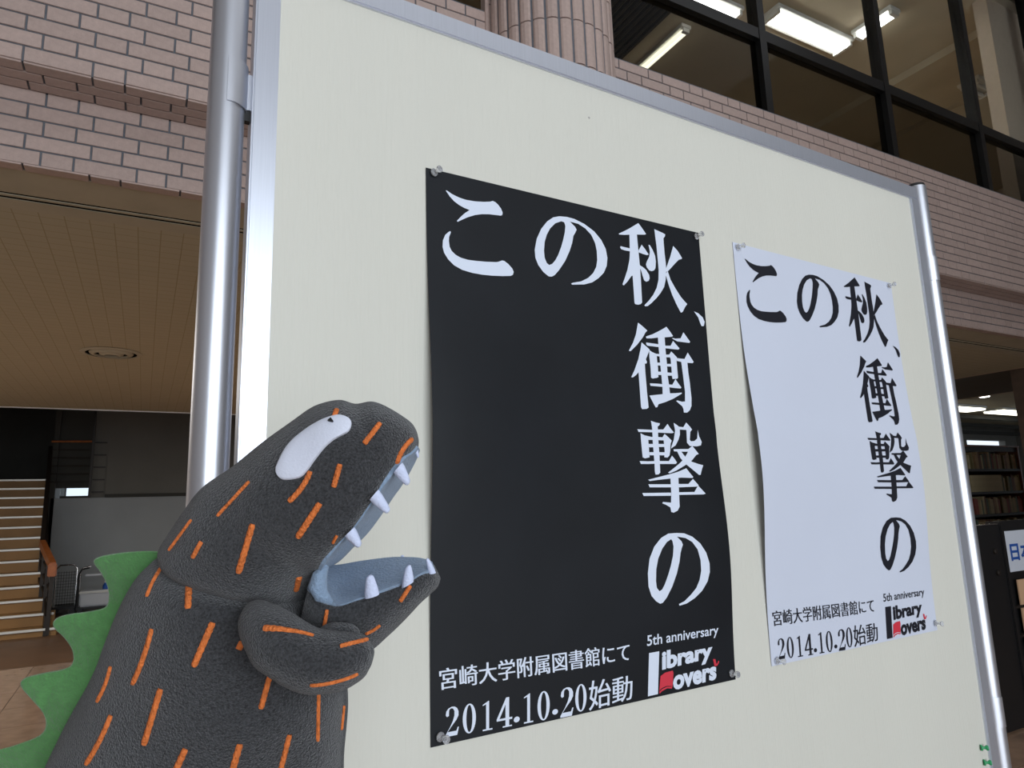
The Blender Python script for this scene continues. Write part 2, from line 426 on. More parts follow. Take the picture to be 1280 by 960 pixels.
# far wall behind the stairs, with its slit window
YB = 14.2
struct('wall_far', MB().box(-1.42, 9.3, YB, YB+.2, 0, .33+H), M['grey_wall'], 'grey plaster wall behind the carts')
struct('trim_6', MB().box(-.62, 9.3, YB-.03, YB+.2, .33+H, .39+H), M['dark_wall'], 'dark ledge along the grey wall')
struct('trim_7', MB().box(-.62, 9.3, YB+.03, YB+.2, .39+H, ZL+1.2), M['dim_wall'], 'plaster wall above the ledge, its shade painted in')
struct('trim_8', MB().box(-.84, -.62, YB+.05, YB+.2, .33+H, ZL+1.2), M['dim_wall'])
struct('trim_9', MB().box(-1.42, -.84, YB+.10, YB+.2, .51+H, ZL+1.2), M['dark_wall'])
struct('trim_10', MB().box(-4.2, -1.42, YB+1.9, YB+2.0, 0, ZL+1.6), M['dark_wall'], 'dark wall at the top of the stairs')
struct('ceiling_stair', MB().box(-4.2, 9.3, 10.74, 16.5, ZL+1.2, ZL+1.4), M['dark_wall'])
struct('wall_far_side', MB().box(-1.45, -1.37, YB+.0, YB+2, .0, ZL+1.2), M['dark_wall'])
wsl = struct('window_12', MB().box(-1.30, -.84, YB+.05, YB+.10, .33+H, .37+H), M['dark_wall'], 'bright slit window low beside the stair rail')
child('pane', MB().box(-1.30, -.84, YB+.12, YB+.126, .37+H, .51+H), M['glass'], wsl)
child('window_bar', MB().box(-1.235, -1.215, YB+.09, YB+.11, .37+H, .51+H), M['frame_black'], wsl)
# reading room beyond the low ceiling
struct('ceiling_reading', MB().box(9.25, 26.2, 3.5, 12.2, 2.05+H, 2.2+H), M['in_ceil'])
struct('trim_11', MB().box(9.25, 9.33, 3.5, 14, ZL-.0, 2.05+H), M['in_wall'])
rw = MB(); YR = 12.0
rw.box(9.3, 26.2, YR, YR+.2, 0, 1.38+H); rw.box(9.3, 26.2, YR, YR+.2, 1.58+H, 2.1+H); rw.box(25.3, 26.2, YR, YR+.2, 1.38+H, 1.58+H); rw.box(9.3, 23.0, YR, YR+.2, 1.38+H, 1.58+H)
struct('wall_reading', rw, M['dim_wall'])
struct('trim_12', MB().box(9.35, 10.2, 3.75, 4.26, 0, ZL+.35), M['brown_col'], 'dark brown pillar at the right edge')

# =====================================================================
# THINGS: the pin board
# =====================================================================
YBd = .908
bd = Thing('pin_board', 'free-standing cream pin board with aluminium frame and round poles', 'board', (.966, .93, -1.5), 'b')
XL, XR, ZTop, ZBot = .129, 1.806, .803, -.80
bd.part('panel', MB().box(XL+.02, XR-.02, YBd, YBd+.022, ZBot+.02, ZTop-.02), M['board'])
def rail(x0, x1, z0, z1): return MB().box(x0, x1, YBd-.006, YBd+.030, z0, z1, .0025)
bd.part('frame_top', rail(XL, XR, ZTop-.036, ZTop), M['alu'])
bd.part('frame_bottom', rail(XL, XR, ZBot, ZBot+.036), M['alu'])
bd.part('frame_side', rail(XL, XL+.0335, ZBot+.036, ZTop-.036), M['alu'])
bd.part('frame_side', rail(XR-.034, XR, ZBot+.036, ZTop-.036), M['alu'])
for px in (.098, 1.838):
    PY = YBd+.012; R = .0238
    p = bd.part('pole', MB().tube([(px, PY, -1.46), (px, PY, ZTop+.012)], R, 48), M['alu_pole'], smooth=math.radians(40))
    bd.part('pole_cap', MB().lathe([(R*.9, 0), (R*.97, .002), (R*.9, .008), (R*.3, .010)], (px, PY, ZTop+.012), 32), M['black'], parent=p, smooth=math.radians(40))
    s = 1 if px < 1 else -1
    # hinge bracket between pole and frame: a curved plate wrapped round the pole
    for zc in (.545, -.55):
        mb = MB(); n = 14; z0, z1 = zc, zc+.066
        a0, a1 = (math.radians(-95), math.radians(0)) if s > 0 else (math.radians(180), math.radians(275))
        ring = []
        for i in range(n+1):
            a = a0+(a1-a0)*i/n
            ring.append((px+(R+.0008)*math.cos(a), PY+(R+.0008)*math.sin(a)))
        out = [(px+(R+.0030)*math.cos(a0+(a1-a0)*i/n), PY+(R+.0030)*math.sin(a0+(a1-a0)*i/n)) for i in range(n+1)]
        for z in (z0, z1):
            for x, y in ring: mb.v.append((x, y, z - (0)))
            for x, y in out: mb.v.append((x, y, z))
        N1 = n+1
        for i in range(n):
            mb.f += [(N1+i, N1+i+1, 3*N1+i+1, 3*N1+i), (i, i+1, 2*N1+i+1, 2*N1+i), (i, i+1, N1+i+1, N1+i), (2*N1+i, 2*N1+i+1, 3*N1+i+1, 3*N1+i)]
        mb.f += [(0, N1, 3*N1, 2*N1), (n, N1+n, 3*N1+n, 2*N1+n)]
        br = bd.part('hinge_bracket', mb, M['alu_pole'], smooth=math.radians(35))
        xe = XL if s > 0 else XR
        bd.part('bracket_plate', MB().box(min(px+s*R*.9, xe), max(px+s*R*.9, xe), PY-.006, PY+.006, z0+.004, z1-.008), M['alu'], parent=br)
        bd.part('bracket_spacer', MB().box(min(px+s*R*.9, xe), max(px+s*R*.9, xe), PY-.005, PY+.005, z0-.012, z0+.003), M['black'], parent=br)
    # foot
    bd.part('foot', MB().box(px-.02, px+.02, PY-.30, PY+.30, -1.50, -1.455, .006), M['alu'])
bd.part('stain', MB().lathe([(.0022, .0), (.0022, .0003)], (.7165, YBd, .7015), 12, 'y'), M['stain'], label='tiny grey speck near the top edge')

# ---------------- posters
DATA = json.loads(r'''{"G":{"ko":[[[565,371],[609,371],[756,419],[965,457],[1176,472],[1452,462],[1734,431],[1924,398],[2005,370],[2084,383],[2178,424],[2271,498],[2316,576],[2297,625],[2248,644],[2103,652],[1881,666],[1660,695],[1441,744],[1224,816],[1039,894],[902,957],[879,940],[1012,831],[1136,743],[1275,666],[1109,645],[960,610],[812,556],[680,475]],[[681,1171],[692,1195],[638,1291],[626,1372],[645,1488],[700,1561],[814,1626],[975,1666],[1183,1682],[1426,1674],[1704,1657],[2050,1627],[2130,1608],[2244,1570],[2308,1571],[2434,1618],[2558,1696],[2602,1763],[2575,1824],[2498,1857],[2223,1890],[1905,1917],[1594,1931],[1289,1928],[991,1902],[759,1839],[589,1741],[479,1627],[438,1514],[454,1384],[523,1267],[628,1193]]],"no":[[[4520,355],[4248,379],[4031,433],[3812,550],[3591,742],[3421,977],[3337,1221],[3349,1388],[3434,1526],[3595,1655],[3779,1730],[3814,1487],[3731,1450],[3669,1351],[3655,1204],[3694,1007],[3774,847],[3907,689],[4093,556],[4312,480],[4437,488]],[[3779,1730],[3883,1725],[3991,1680],[4159,1552],[4389,1333],[4570,1095],[4675,908],[4732,747],[4804,671],[4862,593],[4815,537],[4675,467],[4587,423],[4368,453],[4426,500],[4456,573],[4419,721],[4353,882],[4269,1044],[4149,1231],[4033,1363],[3922,1450],[3807,1488]],[[4367,473],[4520,355],[4793,362],[5158,424],[5524,545],[5776,705],[5932,889],[5978,1086],[5932,1271],[5801,1441],[5578,1586],[5342,1698],[5040,1772],[4599,1822],[4558,1803],[4639,1775],[4935,1717],[5201,1614],[5400,1484],[5526,1338],[5579,1177],[5579,976],[5531,803],[5402,639],[5187,521],[4933,454],[4604,443]]],"aki":[[[6480,474],[6646,411],[6900,308],[7115,210],[7320,116],[7416,181],[7524,262],[7619,338],[7554,360],[7237,398],[6926,440],[6720,471],[6510,491]],[[6919,423],[7227,383],[7238,640],[7254,894],[7270,1171],[7268,1539],[7258,1962],[7200,2005],[7088,2029],[6968,2026],[6944,1990],[6944,1707],[6940,1390],[6881,1373],[6857,1055],[6891,821]],[[6529,756],[6689,760],[6910,761],[6902,829],[6680,834],[6542,821],[6506,786]],[[7256,766],[7398,616],[7514,689],[7666,812],[7600,838],[7434,832],[7251,813]],[[6903,819],[7006,807],[6963,1364],[6877,1407],[6723,1537],[6560,1643],[6507,1626],[6610,1480],[6744,1273],[6851,1033]],[[7237,1105],[7377,1136],[7516,1191],[7628,1295],[7638,1375],[7589,1438],[7482,1467],[7402,1445],[7352,1347],[7294,1214],[7241,1174]],[[7686,585],[7745,583],[7851,684],[7940,815],[7952,956],[7916,1101],[7853,1166],[7744,1196],[7641,1189],[7552,1129],[7523,1062],[7570,987],[7680,869],[7725,746],[7707,654]],[[7987,173],[8127,191],[8340,217],[8446,240],[8426,290],[8357,347],[8354,504],[8360,719],[8380,955],[8371,1123],[8320,1341],[8233,1514],[8063,1670],[7877,1803],[7651,1938],[7475,2027],[7363,2039],[7346,2015],[7532,1903],[7738,1747],[7907,1569],[8009,1372],[8048,1134],[8039,875],[8027,568],[8001,332]],[[8765,479],[8950,578],[9109,717],[9113,753],[8964,794],[8771,912],[8577,1041],[8435,1128],[8337,1150],[8364,1076],[8460,947],[8593,764]],[[8331,1198],[8436,1120],[8539,1318],[8731,1513],[8947,1693],[9193,1830],[9093,1905],[8964,2034],[8881,2060],[8721,1890],[8556,1671],[8435,1447]]],"ten":[[[9480,1979],[9666,2007],[9858,2091],[9931,2193],[9873,2298],[9769,2306],[9713,2228],[9650,2108]]],"sho":[[[7035,2435],[7193,2495],[7393,2585],[7307,2639],[7184,2757],[6946,2928],[6671,3088],[6595,3086],[6778,2904],[6921,2703]],[[7127,2864],[7272,2931],[7438,3004],[7370,3093],[7257,3231],[7294,3288],[7267,3326],[7201,3329],[7200,3519],[7212,3941],[7233,4279],[7165,4309],[6971,4322],[6934,4277],[6931,3953],[6927,3532],[6825,3596],[6691,3656],[6628,3652],[6773,3493],[6952,3248],[7064,3028]],[[7319,2723],[7593,2655],[7921,2546],[8209,2438],[8335,2528],[8460,2631],[8411,2652],[8093,2689],[7809,2713],[7559,2748],[7336,2763]],[[7813,2689],[8096,2669],[8096,2939],[8111,3230],[8110,3569],[8139,3785],[8148,3940],[8134,3977],[7839,4000],[7854,3797],[7842,3486],[7827,3198],[7814,2957]],[[7316,2856],[7835,2863],[7827,2927],[7360,2925],[7311,2897]],[[8072,2879],[8326,2863],[8444,2744],[8573,2822],[8701,2900],[8650,2933],[8372,2934],[8079,2935]],[[7415,3018],[7542,3058],[7716,3089],[7710,3205],[7729,3396],[7716,3600],[7647,3620],[7476,3643],[7417,3626],[7422,3412],[7404,3175]],[[7672,3086],[7851,3080],[7844,3137],[7701,3133]],[[7691,3283],[7849,3269],[7840,3337],[7683,3346]],[[7700,3481],[7853,3474],[7852,3546],[7691,3554]],[[8082,3081],[8317,3060],[8308,3126],[8083,3140]],[[8085,3288],[8310,3275],[8302,3337],[8087,3343]],[[8095,3478],[8305,3475],[8296,3541],[8094,3551]],[[8228,3077],[8331,2993],[8447,3052],[8568,3119],[8531,3182],[8534,3354],[8539,3573],[8498,3599],[8299,3614],[8284,3561],[8288,3367],[8283,3172]],[[7344,3753],[7630,3747],[7861,3749],[7861,3808],[7622,3807],[7368,3806]],[[8113,3743],[8271,3743],[8423,3610],[8538,3707],[8650,3787],[8614,3813],[8339,3812],[8113,3805]],[[7297,4020],[7597,3992],[8139,3940],[8368,3927],[8647,3904],[8643,3928],[8258,4056],[7931,4139],[7635,4196],[7583,4261],[7516,4270],[7439,4190]],[[8407,2679],[8545,2687],[8782,2663],[8922,2516],[9072,2626],[9192,2718],[9150,2746],[8912,2745],[8630,2744],[8449,2706]],[[8542,3132],[8879,3133],[9044,2974],[9171,3084],[9276,3177],[9223,3210],[8995,3211],[8999,3428],[9033,3673],[9049,4015],[9021,4186],[8934,4286],[8808,4343],[8669,4347],[8658,4270],[8622,4211],[8472,4144],[8378,4099],[8435,4085],[8615,4108],[8755,4098],[8790,3879],[8771,3636],[8747,3392],[8727,3208],[8534,3194]]],"geki":[[[7275,4564],[7467,4596],[7626,4607],[7603,4650],[7524,4681],[7519,4965],[7519,5303],[7489,5652],[7421,5688],[7301,5693],[7284,5638],[7297,5388],[7295,5052],[7295,4686]],[[6714,4754],[6998,4754],[7301,4756],[7294,4807],[6758,4809]],[[7515,4744],[7741,4739],[7933,4614],[8043,4713],[8166,4797],[8081,4813],[7505,4809]],[[6832,4835],[6982,4875],[7264,4907],[7502,4903],[7688,4906],[7780,4833],[7931,4902],[8055,4972],[7999,5044],[7964,5187],[7920,5287],[7832,5335],[7700,5330],[7739,5189],[7732,4971],[7255,4969],[7124,4970],[7127,5138],[7124,5333],[6941,5356],[6857,5334],[6846,5113]],[[7128,5054],[7746,5047],[7736,5110],[7129,5124]],[[7129,5227],[7739,5223],[7728,5288],[7130,5291]],[[6729,5412],[7060,5417],[7309,5410],[7311,5466],[7052,5472],[6772,5472]],[[7487,5410],[7872,5409],[8015,5295],[8120,5371],[8188,5442],[8129,5471],[7487,5471]],[[8189,4585],[8331,4635],[8418,4677],[8407,4837],[8332,4954],[8201,5071],[7999,5144],[8035,5087],[8139,4956],[8217,4753]],[[8354,4663],[8575,4673],[8717,4567],[8861,4653],[8935,4716],[8851,4771],[8807,4947],[8858,4976],[9001,4968],[9126,4913],[9181,4720],[9213,4853],[9314,4984],[9269,5059],[9092,5084],[8781,5079],[8683,5007],[8689,4730],[8371,4727]],[[8104,5157],[8434,5149],[8712,5146],[8894,5077],[9018,5164],[9131,5251],[9024,5272],[8832,5383],[8650,5456],[8416,5527],[8129,5612],[7853,5668],[7792,5653],[7974,5584],[8264,5470],[8504,5355],[8689,5204],[8368,5207],[8108,5200]],[[8225,5185],[8383,5184],[8565,5326],[8822,5426],[9066,5469],[9270,5498],[9193,5585],[9108,5707],[9040,5706],[8788,5585],[8537,5470],[8343,5342]],[[7004,5796],[7370,5749],[7795,5695],[8177,5640],[8545,5562],[8663,5656],[8796,5751],[8748,5771],[8315,5760],[7833,5779],[7361,5804],[7051,5824]],[[6991,5889],[7864,5897],[7852,5961],[7032,5952]],[[8144,5894],[8556,5897],[8771,5791],[8891,5872],[8977,5930],[8899,5957],[8130,5964]],[[6739,6065],[7832,6071],[7820,6135],[6781,6125]],[[8110,6067],[8764,6069],[8948,5935],[9080,6016],[9225,6110],[9137,6126],[8099,6122]],[[7862,5760],[8183,5748],[8148,6061],[8115,6366],[8022,6447],[7861,6485],[7771,6469],[7752,6373],[7583,6315],[7461,6285],[7490,6258],[7795,6278],[7840,6085]]],"no2":[[[7919,6900],[7590,6903],[7304,6982],[7036,7144],[6837,7372],[6744,7654],[6742,7912],[6835,8097],[6995,8210],[7138,8265],[7135,8025],[7044,7955],[7023,7824],[7057,7591],[7153,7386],[7325,7195],[7516,7069],[7673,7021],[7789,6985]],[[7138,8265],[7238,8251],[7395,8157],[7612,7961],[7813,7708],[7940,7474],[7995,7315],[8049,7223],[8111,7145],[8070,7076],[7907,6975],[7675,7008],[7727,7063],[7752,7172],[7703,7357],[7606,7539],[7487,7718],[7345,7894],[7237,7992],[7120,8026]],[[7675,7008],[7919,6900],[8198,6917],[8497,6995],[8790,7143],[9000,7343],[9106,7568],[9097,7745],[8988,7930],[8759,8107],[8459,8236],[8140,8323],[7856,8351],[7834,8316],[8041,8276],[8308,8160],[8526,8040],[8671,7886],[8753,7701],[8751,7483],[8665,7261],[8479,7104],[8234,7014],[7932,6976]]],"bar":[[[6641,9164],[7017,9164],[6882,9948],[6515,9949]]],"book":[[[7016,9629],[7197,9581],[7483,9572],[7504,9621],[7441,9860],[7405,9903],[7238,9879],[7046,9910],[6937,9950],[6948,9863]]],"arc":[[[6950,9904],[7051,9870],[7223,9848],[7398,9866],[7400,9855],[7224,9833],[7053,9852],[6952,9885]]],"horn":[[[9085,9503],[9184,9512],[9208,9594],[9234,9616],[9313,9550],[9334,9586],[9252,9648],[9134,9652],[9113,9585]]]},"Q":{"5th anniversary":[[6601,8832],[9375,8841],[9357,9091],[6575,9093]],"ibrary":[[7117,9169],[9100,9170],[9061,9564],[7068,9628]],"overs":[[7483,9672],[9218,9650],[9183,9917],[7449,9950]],"宮崎大学附属図書館にて":[[228,8828],[5948,8907],[5943,9244],[245,9164]],"始動":[[4540,9465],[6001,9503],[5955,9936],[4495,9979]]},"D":[["2",[[363,9446],[732,9445],[721,9893],[355,9889]]],["0",[[817,9452],[1183,9450],[1169,9913],[805,9909]]],["1",[[1345,9468],[1640,9467],[1622,9928],[1329,9924]]],["4",[[1744,9469],[2182,9468],[2159,9940],[1725,9935]]],[".",[[2208,9808],[2380,9809],[2375,9901],[2203,9900]]],["1",[[2506,9476],[2808,9476],[2780,9952],[2481,9949]]],["0",[[2912,9484],[3297,9483],[3264,9966],[2883,9962]]],[".",[[3343,9820],[3519,9821],[3512,9912],[3336,9910]]],["2",[[3604,9498],[4036,9497],[3997,9990],[3568,9985]]],["0",[[4077,9489],[4456,9488],[4416,9958],[4040,9954]]]]}''')
def lift(A, B, s, t):
    w = max(0., math.sin(math.pi*min(1, max(0, t))))
    l = A[0]*math.exp(-(s/.30)**2)*math.exp(-((t-A[1])/A[2])**2)+B[0]*math.exp(-((1-s)/.30)**2)*math.exp(-((t-B[1])/B[2])**2)
    return l*w+.0015+.0012*math.exp(-((t-.47)/.02)**2)
SERIF = {
 '0': [[(.5+.47*math.cos(a)*q, .5+.5*math.sin(a)*p) for a, q, p in [(2*math.pi*i/28, 1, 1) for i in range(29)]], ],
 '.': [[(.5+.5*math.cos(2*math.pi*i/14), .5+.5*math.sin(2*math.pi*i/14)) for i in range(14)]],
 '1': [[(.36, .04), (.64, .04), (.64, 1), (.56, 1), (.36, .93)], [(.05, 0), (.95, 0), (.95, .05), (.05, .05)], [(.05, .86), (.36, .90), (.40, .95), (.56, 1), (.05, .90)]],
 '4': [[(.0, .24), (1, .24), (1, .31), (.0, .31)], [(0, .24), (.12, .24), (.64, .86), (.64, 1), (.60, 1), (.0, .31)], [(.56, .04), (.80, .04), (.80, 1), (.64, 1), (.56, .88)], [(.38, 0), (.98, 0), (.98, .045), (.38, .045)]],
 '2': [[(.03, 0), (.86, 0), (.98, .27), (.90, .27), (.80, .15), (.18, .15), (.03, .06)],
       [(.03, .06), (.18, .15), (.45, .32), (.80, .52), (.95, .66), (.95, .80), (.85, .92), (.68, .985), (.48, 1), (.25, .96), (.10, .87), (.05, .74), (.14, .67), (.28, .70), (.28, .80), (.30, .90), (.42, .95), (.56, .93), (.66, .84), (.66, .68), (.55, .50), (.35, .30)]],
}
def ring0():
    out = []; n = 28
    for i in range(n):
        a, b = 2*math.pi*i/n, 2*math.pi*(i+1)/n
        out.append([(.5+.48*math.cos(a), .5+.5*math.sin(a)), (.5+.48*math.cos(b), .5+.5*math.sin(b)), (.5+.22*math.cos(b), .5+.455*math.sin(b)), (.5+.22*math.cos(a), .5+.455*math.sin(a))])
    return out
SERIF['0'] = ring0()
def quadmap(Q, u, v):   # Q: TL TR BR BL, u right 0..1, v up 0..1
    t = 1-v
    x = (Q[0][0]*(1-u)+Q[1][0]*u)*(1-t)+(Q[3][0]*(1-u)+Q[2][0]*u)*t
    y = (Q[0][1]*(1-u)+Q[1][1]*u)*(1-t)+(Q[3][1]*(1-u)+Q[2][1]*u)*t
    return x/1e4, y/1e4
_font_cache = {}
def text_polys(txt, bold):
    key = (txt, bold)
    if key in _font_cache: return _font_cache[key]
    cu = bpy.data.curves.new('lettering', 'FONT'); cu.body = txt; cu.size = 1; cu.offset = bold; cu.resolution_u = 3; cu.fill_mode = 'FRONT'
    o = bpy.data.objects.new('lettering', cu); col.objects.link(o)
    dg = bpy.context.evaluated_depsgraph_get(); dg.update()
    me = bpy.data.meshes.new_from_object(o.evaluated_get(dg))
    vs_ = [tuple(v.co) for v in me.vertices]; fs = [tuple(p.vertices) for p in me.polygons]
    bpy.data.objects.remove(o); bpy.data.meshes.remove(me)
    x0 = min(v[0] for v in vs_); x1 = max(v[0] for v in vs_); y0 = min(v[1] for v in vs_); y1 = max(v[1] for v in vs_)
    r = [[((vs_[i][0]-x0)/(x1-x0), (vs_[i][1]-y0)/(y1-y0)) for i in f] for f in fs]
    _font_cache[key] = r
    return r
def poster(name, label, X0, X1, ZA0, ZA1, ZB, A, B, paper, ink):
    # corners: left top ZA0, right top ZA1, bottom ZB
    def P(s, t, off=0.):
        x = X0+(X1-X0)*s; zt = ZA0+(ZA1-ZA0)*s; z = zt+(ZB-zt)*t
        return (x, YBd-lift(A, B, s, t)-off, z)
    th = Thing(name, label, 'poster', ((X0+X1)/2, YBd, ZB), 'b')
    mb = MB(); nu, nv = 28, 44
    for off in (0, -.0004):
        for j in range(nv+1):
            for i in range(nu+1): mb.v.append(P(i/nu, j/nv, off))
    K = (nu+1)*(nv+1)
    for j in range(nv):
        for i in range(nu):
            a = j*(nu+1)+i; mb.f.append((a, a+1, a+nu+2, a+nu+1)); mb.f.append((K+a, K+a+nu+1, K+a+nu+2, K+a+1))
    for i in range(nu): mb.f.append((i, K+i, K+i+1, i+1)); b = nv*(nu+1)+i; mb.f.append((b, b+1, K+b+1, K+b))
    for j in range(nv): a = j*(nu+1); mb.f.append((a, a+nu+1, K+a+nu+1, K+a)); a += nu; mb.f.append((a, K+a, K+a+nu+1, a+nu+1))
    th.part('sheet', mb, paper, smooth=math.radians(40))
    def flat(name_, polys, m, off=.0006, stack=False):
        bm = bmesh.new()
        for ip, p in enumerate(polys):
            hz = ip*1.5e-5 if stack else (p[0][2] if len(p[0]) > 2 else 0)
            vv = [bm.verts.new((q[0], q[1], hz)) for q in p]
            try: bm.faces.new(vv)
            except Exception: pass
        bmesh.ops.remove_doubles(bm, verts=bm.verts, dist=1e-6)
        bmesh.ops.triangulate(bm, faces=bm.faces)
        for k in range(1, 28):
            bmesh.ops.bisect_plane(bm, geom=list(bm.verts)+list(bm.edges)+list(bm.faces), plane_co=(k/28, 0, 0), plane_no=(1, 0, 0))
        for k in range(1, 44):
            bmesh.ops.bisect_plane(bm, geom=list(bm.verts)+list(bm.edges)+list(bm.faces), plane_co=(0, k/44, 0), plane_no=(0, 1, 0))
        o = MB(); bm.verts.index_update()
        # follow the facets of the sheet exactly, a hair in front
        def grid(s, t):
            u = min(max(s, 0), 1)*nu; v = min(max(t, 0), 1)*nv; i = min(int(u), nu-1); j = min(int(v), nv-1); fu, fv = s*nu-i, t*nv-j
            a, b_, c, d = Vector(P(i/nu, j/nv)), Vector(P((i+1)/nu, j/nv)), Vector(P(i/nu, (j+1)/nv)), Vector(P((i+1)/nu, (j+1)/nv))
            r = a*(1-fu)*(1-fv)+b_*fu*(1-fv)+c*(1-fu)*fv+d*fu*fv
            r.y -= off; return tuple(r)
        o.v = [(lambda g: (g[0], g[1]-v.co.z, g[2]))(grid(v.co.x, v.co.y)) for v in bm.verts]; o.f = [tuple(v.index for v in f.verts) for f in bm.faces]
        bm.free()
        me = bpy.data.meshes.new(name_); me.from_pydata([tuple(Vector(v)-th.base) for v in o.v], [], o.f); me.materials.append(m)
        ob = bpy.data.objects.new(name_, me); col.objects.link(ob); ob.parent = th.e
        return ob
    G = DATA['G']; n4 = lambda k: [[(x/1e4, y/1e4) for x, y in p] for p in G[k]]
    for k in ('ko', 'no', 'aki', 'ten', 'sho', 'geki', 'no2'): flat('letter', n4(k), ink, stack=True)
    flat('emblem_bar', n4('bar'), ink)
    flat('emblem_book', n4('book'), M['ink_red'], .0006)
    flat('emblem_line', n4('arc'), paper, .0009)
    flat('emblem_horn', n4('horn'), M['ink_red'], .0009)
    for txt, q in DATA['Q'].items():
        bold = {'5th anniversary': .012, 'ibrary': .045, 'overs': .045}.get(txt, 0)
        shifts = [(0, 0)] if bold else [(-.0016, 0), (.0016, 2e-5)] if len(txt) > 4 else [(-.006, 0), (.006, 2e-5)]
        pp = []
        for sh, hz in shifts: pp += [[quadmap(q, u+sh, v)+(hz,) for u, v in p] for p in text_polys(txt, bold)]
        flat('lettering', pp, ink)
    dp = []
    for ch, q in DATA['D']:
        for ip, p in enumerate(SERIF[ch]): dp.append([quadmap(q, u, v)+(0 if ch == '0' else ip*2e-5,) for u, v in p])
    flat('lettering', dp, ink)
    return th
poster('poster', 'large black poster with white Japanese lettering on the left of the board', .3878, .9755, .5223, .5223, -.3200, (.017, .47, .28), (.016, .78, .20), M['black_paper'], M['ink_white'])
poster('poster', 'white poster with black Japanese lettering on the right of the board', 1.0723, 1.632, .5200, .5110, -.3115, (.021, .58, .25), (.014, .60, .24), M['white_paper'], M['ink_black'])
# ---------------- push pins
def pin(x, z, label, m=None, out=.0, tilt=(0, 0)):
    t = Thing('push_pin', label, 'pin', (x, YBd-.0032-out, z), 'b', group=None)
    ax = Vector((tilt[0], -1, tilt[1])).normalized(); o0 = Vector((x, YBd-.0032-out, z))
    prof = [(h*1.15, r*1.2) for h, r in [(0.0, .0050), (.0012, .0055), (.0024, .0052), (.0030, .0030), (.0060, .0022), (.0090, .0028), (.0105, .0044), (.0120, .0048), (.0135, .0044)]]
    t.part('head', MB().tube([o0+ax*h for h, r in prof], [r for h, r in prof], 20), m or M['pin'], smooth=math.radians(50))
    t.part('needle', MB().tube([o0+ax*.001, o0-ax*.009], [.0005, .0002], 6), M['pin_needle'])
pin(.4002, .5155, 'clear push pin at the top left corner of the black poster', tilt=(.35, .1))
pin(.9660, .5120, 'clear push pin at the top right corner of the black poster', tilt=(.2, .1))
pin(.9635, -.3080, 'clear push pin at the bottom right corner of the black poster', tilt=(.1, .05))
pin(.4005, -.3080, 'clear push pin at the bottom left corner of the black poster', tilt=(.3, -.1))
pin(1.0835, .5100, 'clear push pin at the top left corner of the white poster', tilt=(.3, 0))
pin(1.6190, .5020, 'clear push pin at the top right corner of the white poster')
pin(1.0850, -.3020, 'clear push pin at the bottom left corner of the white poster', tilt=(.4, -.1))
pin(1.6230, -.2950, 'clear push pin at the bottom right corner of the white poster', tilt=(.3, 0))
pin(1.7420, -.5800, 'upper of two small green pins at the lower right frame', M['green_pin'], tilt=(1.2, 0), out=-.002)
pin(1.7460, -.6120, 'lower of two small green pins at the lower right frame', M['green_pin'], tilt=(1.2, 0), out=-.002)

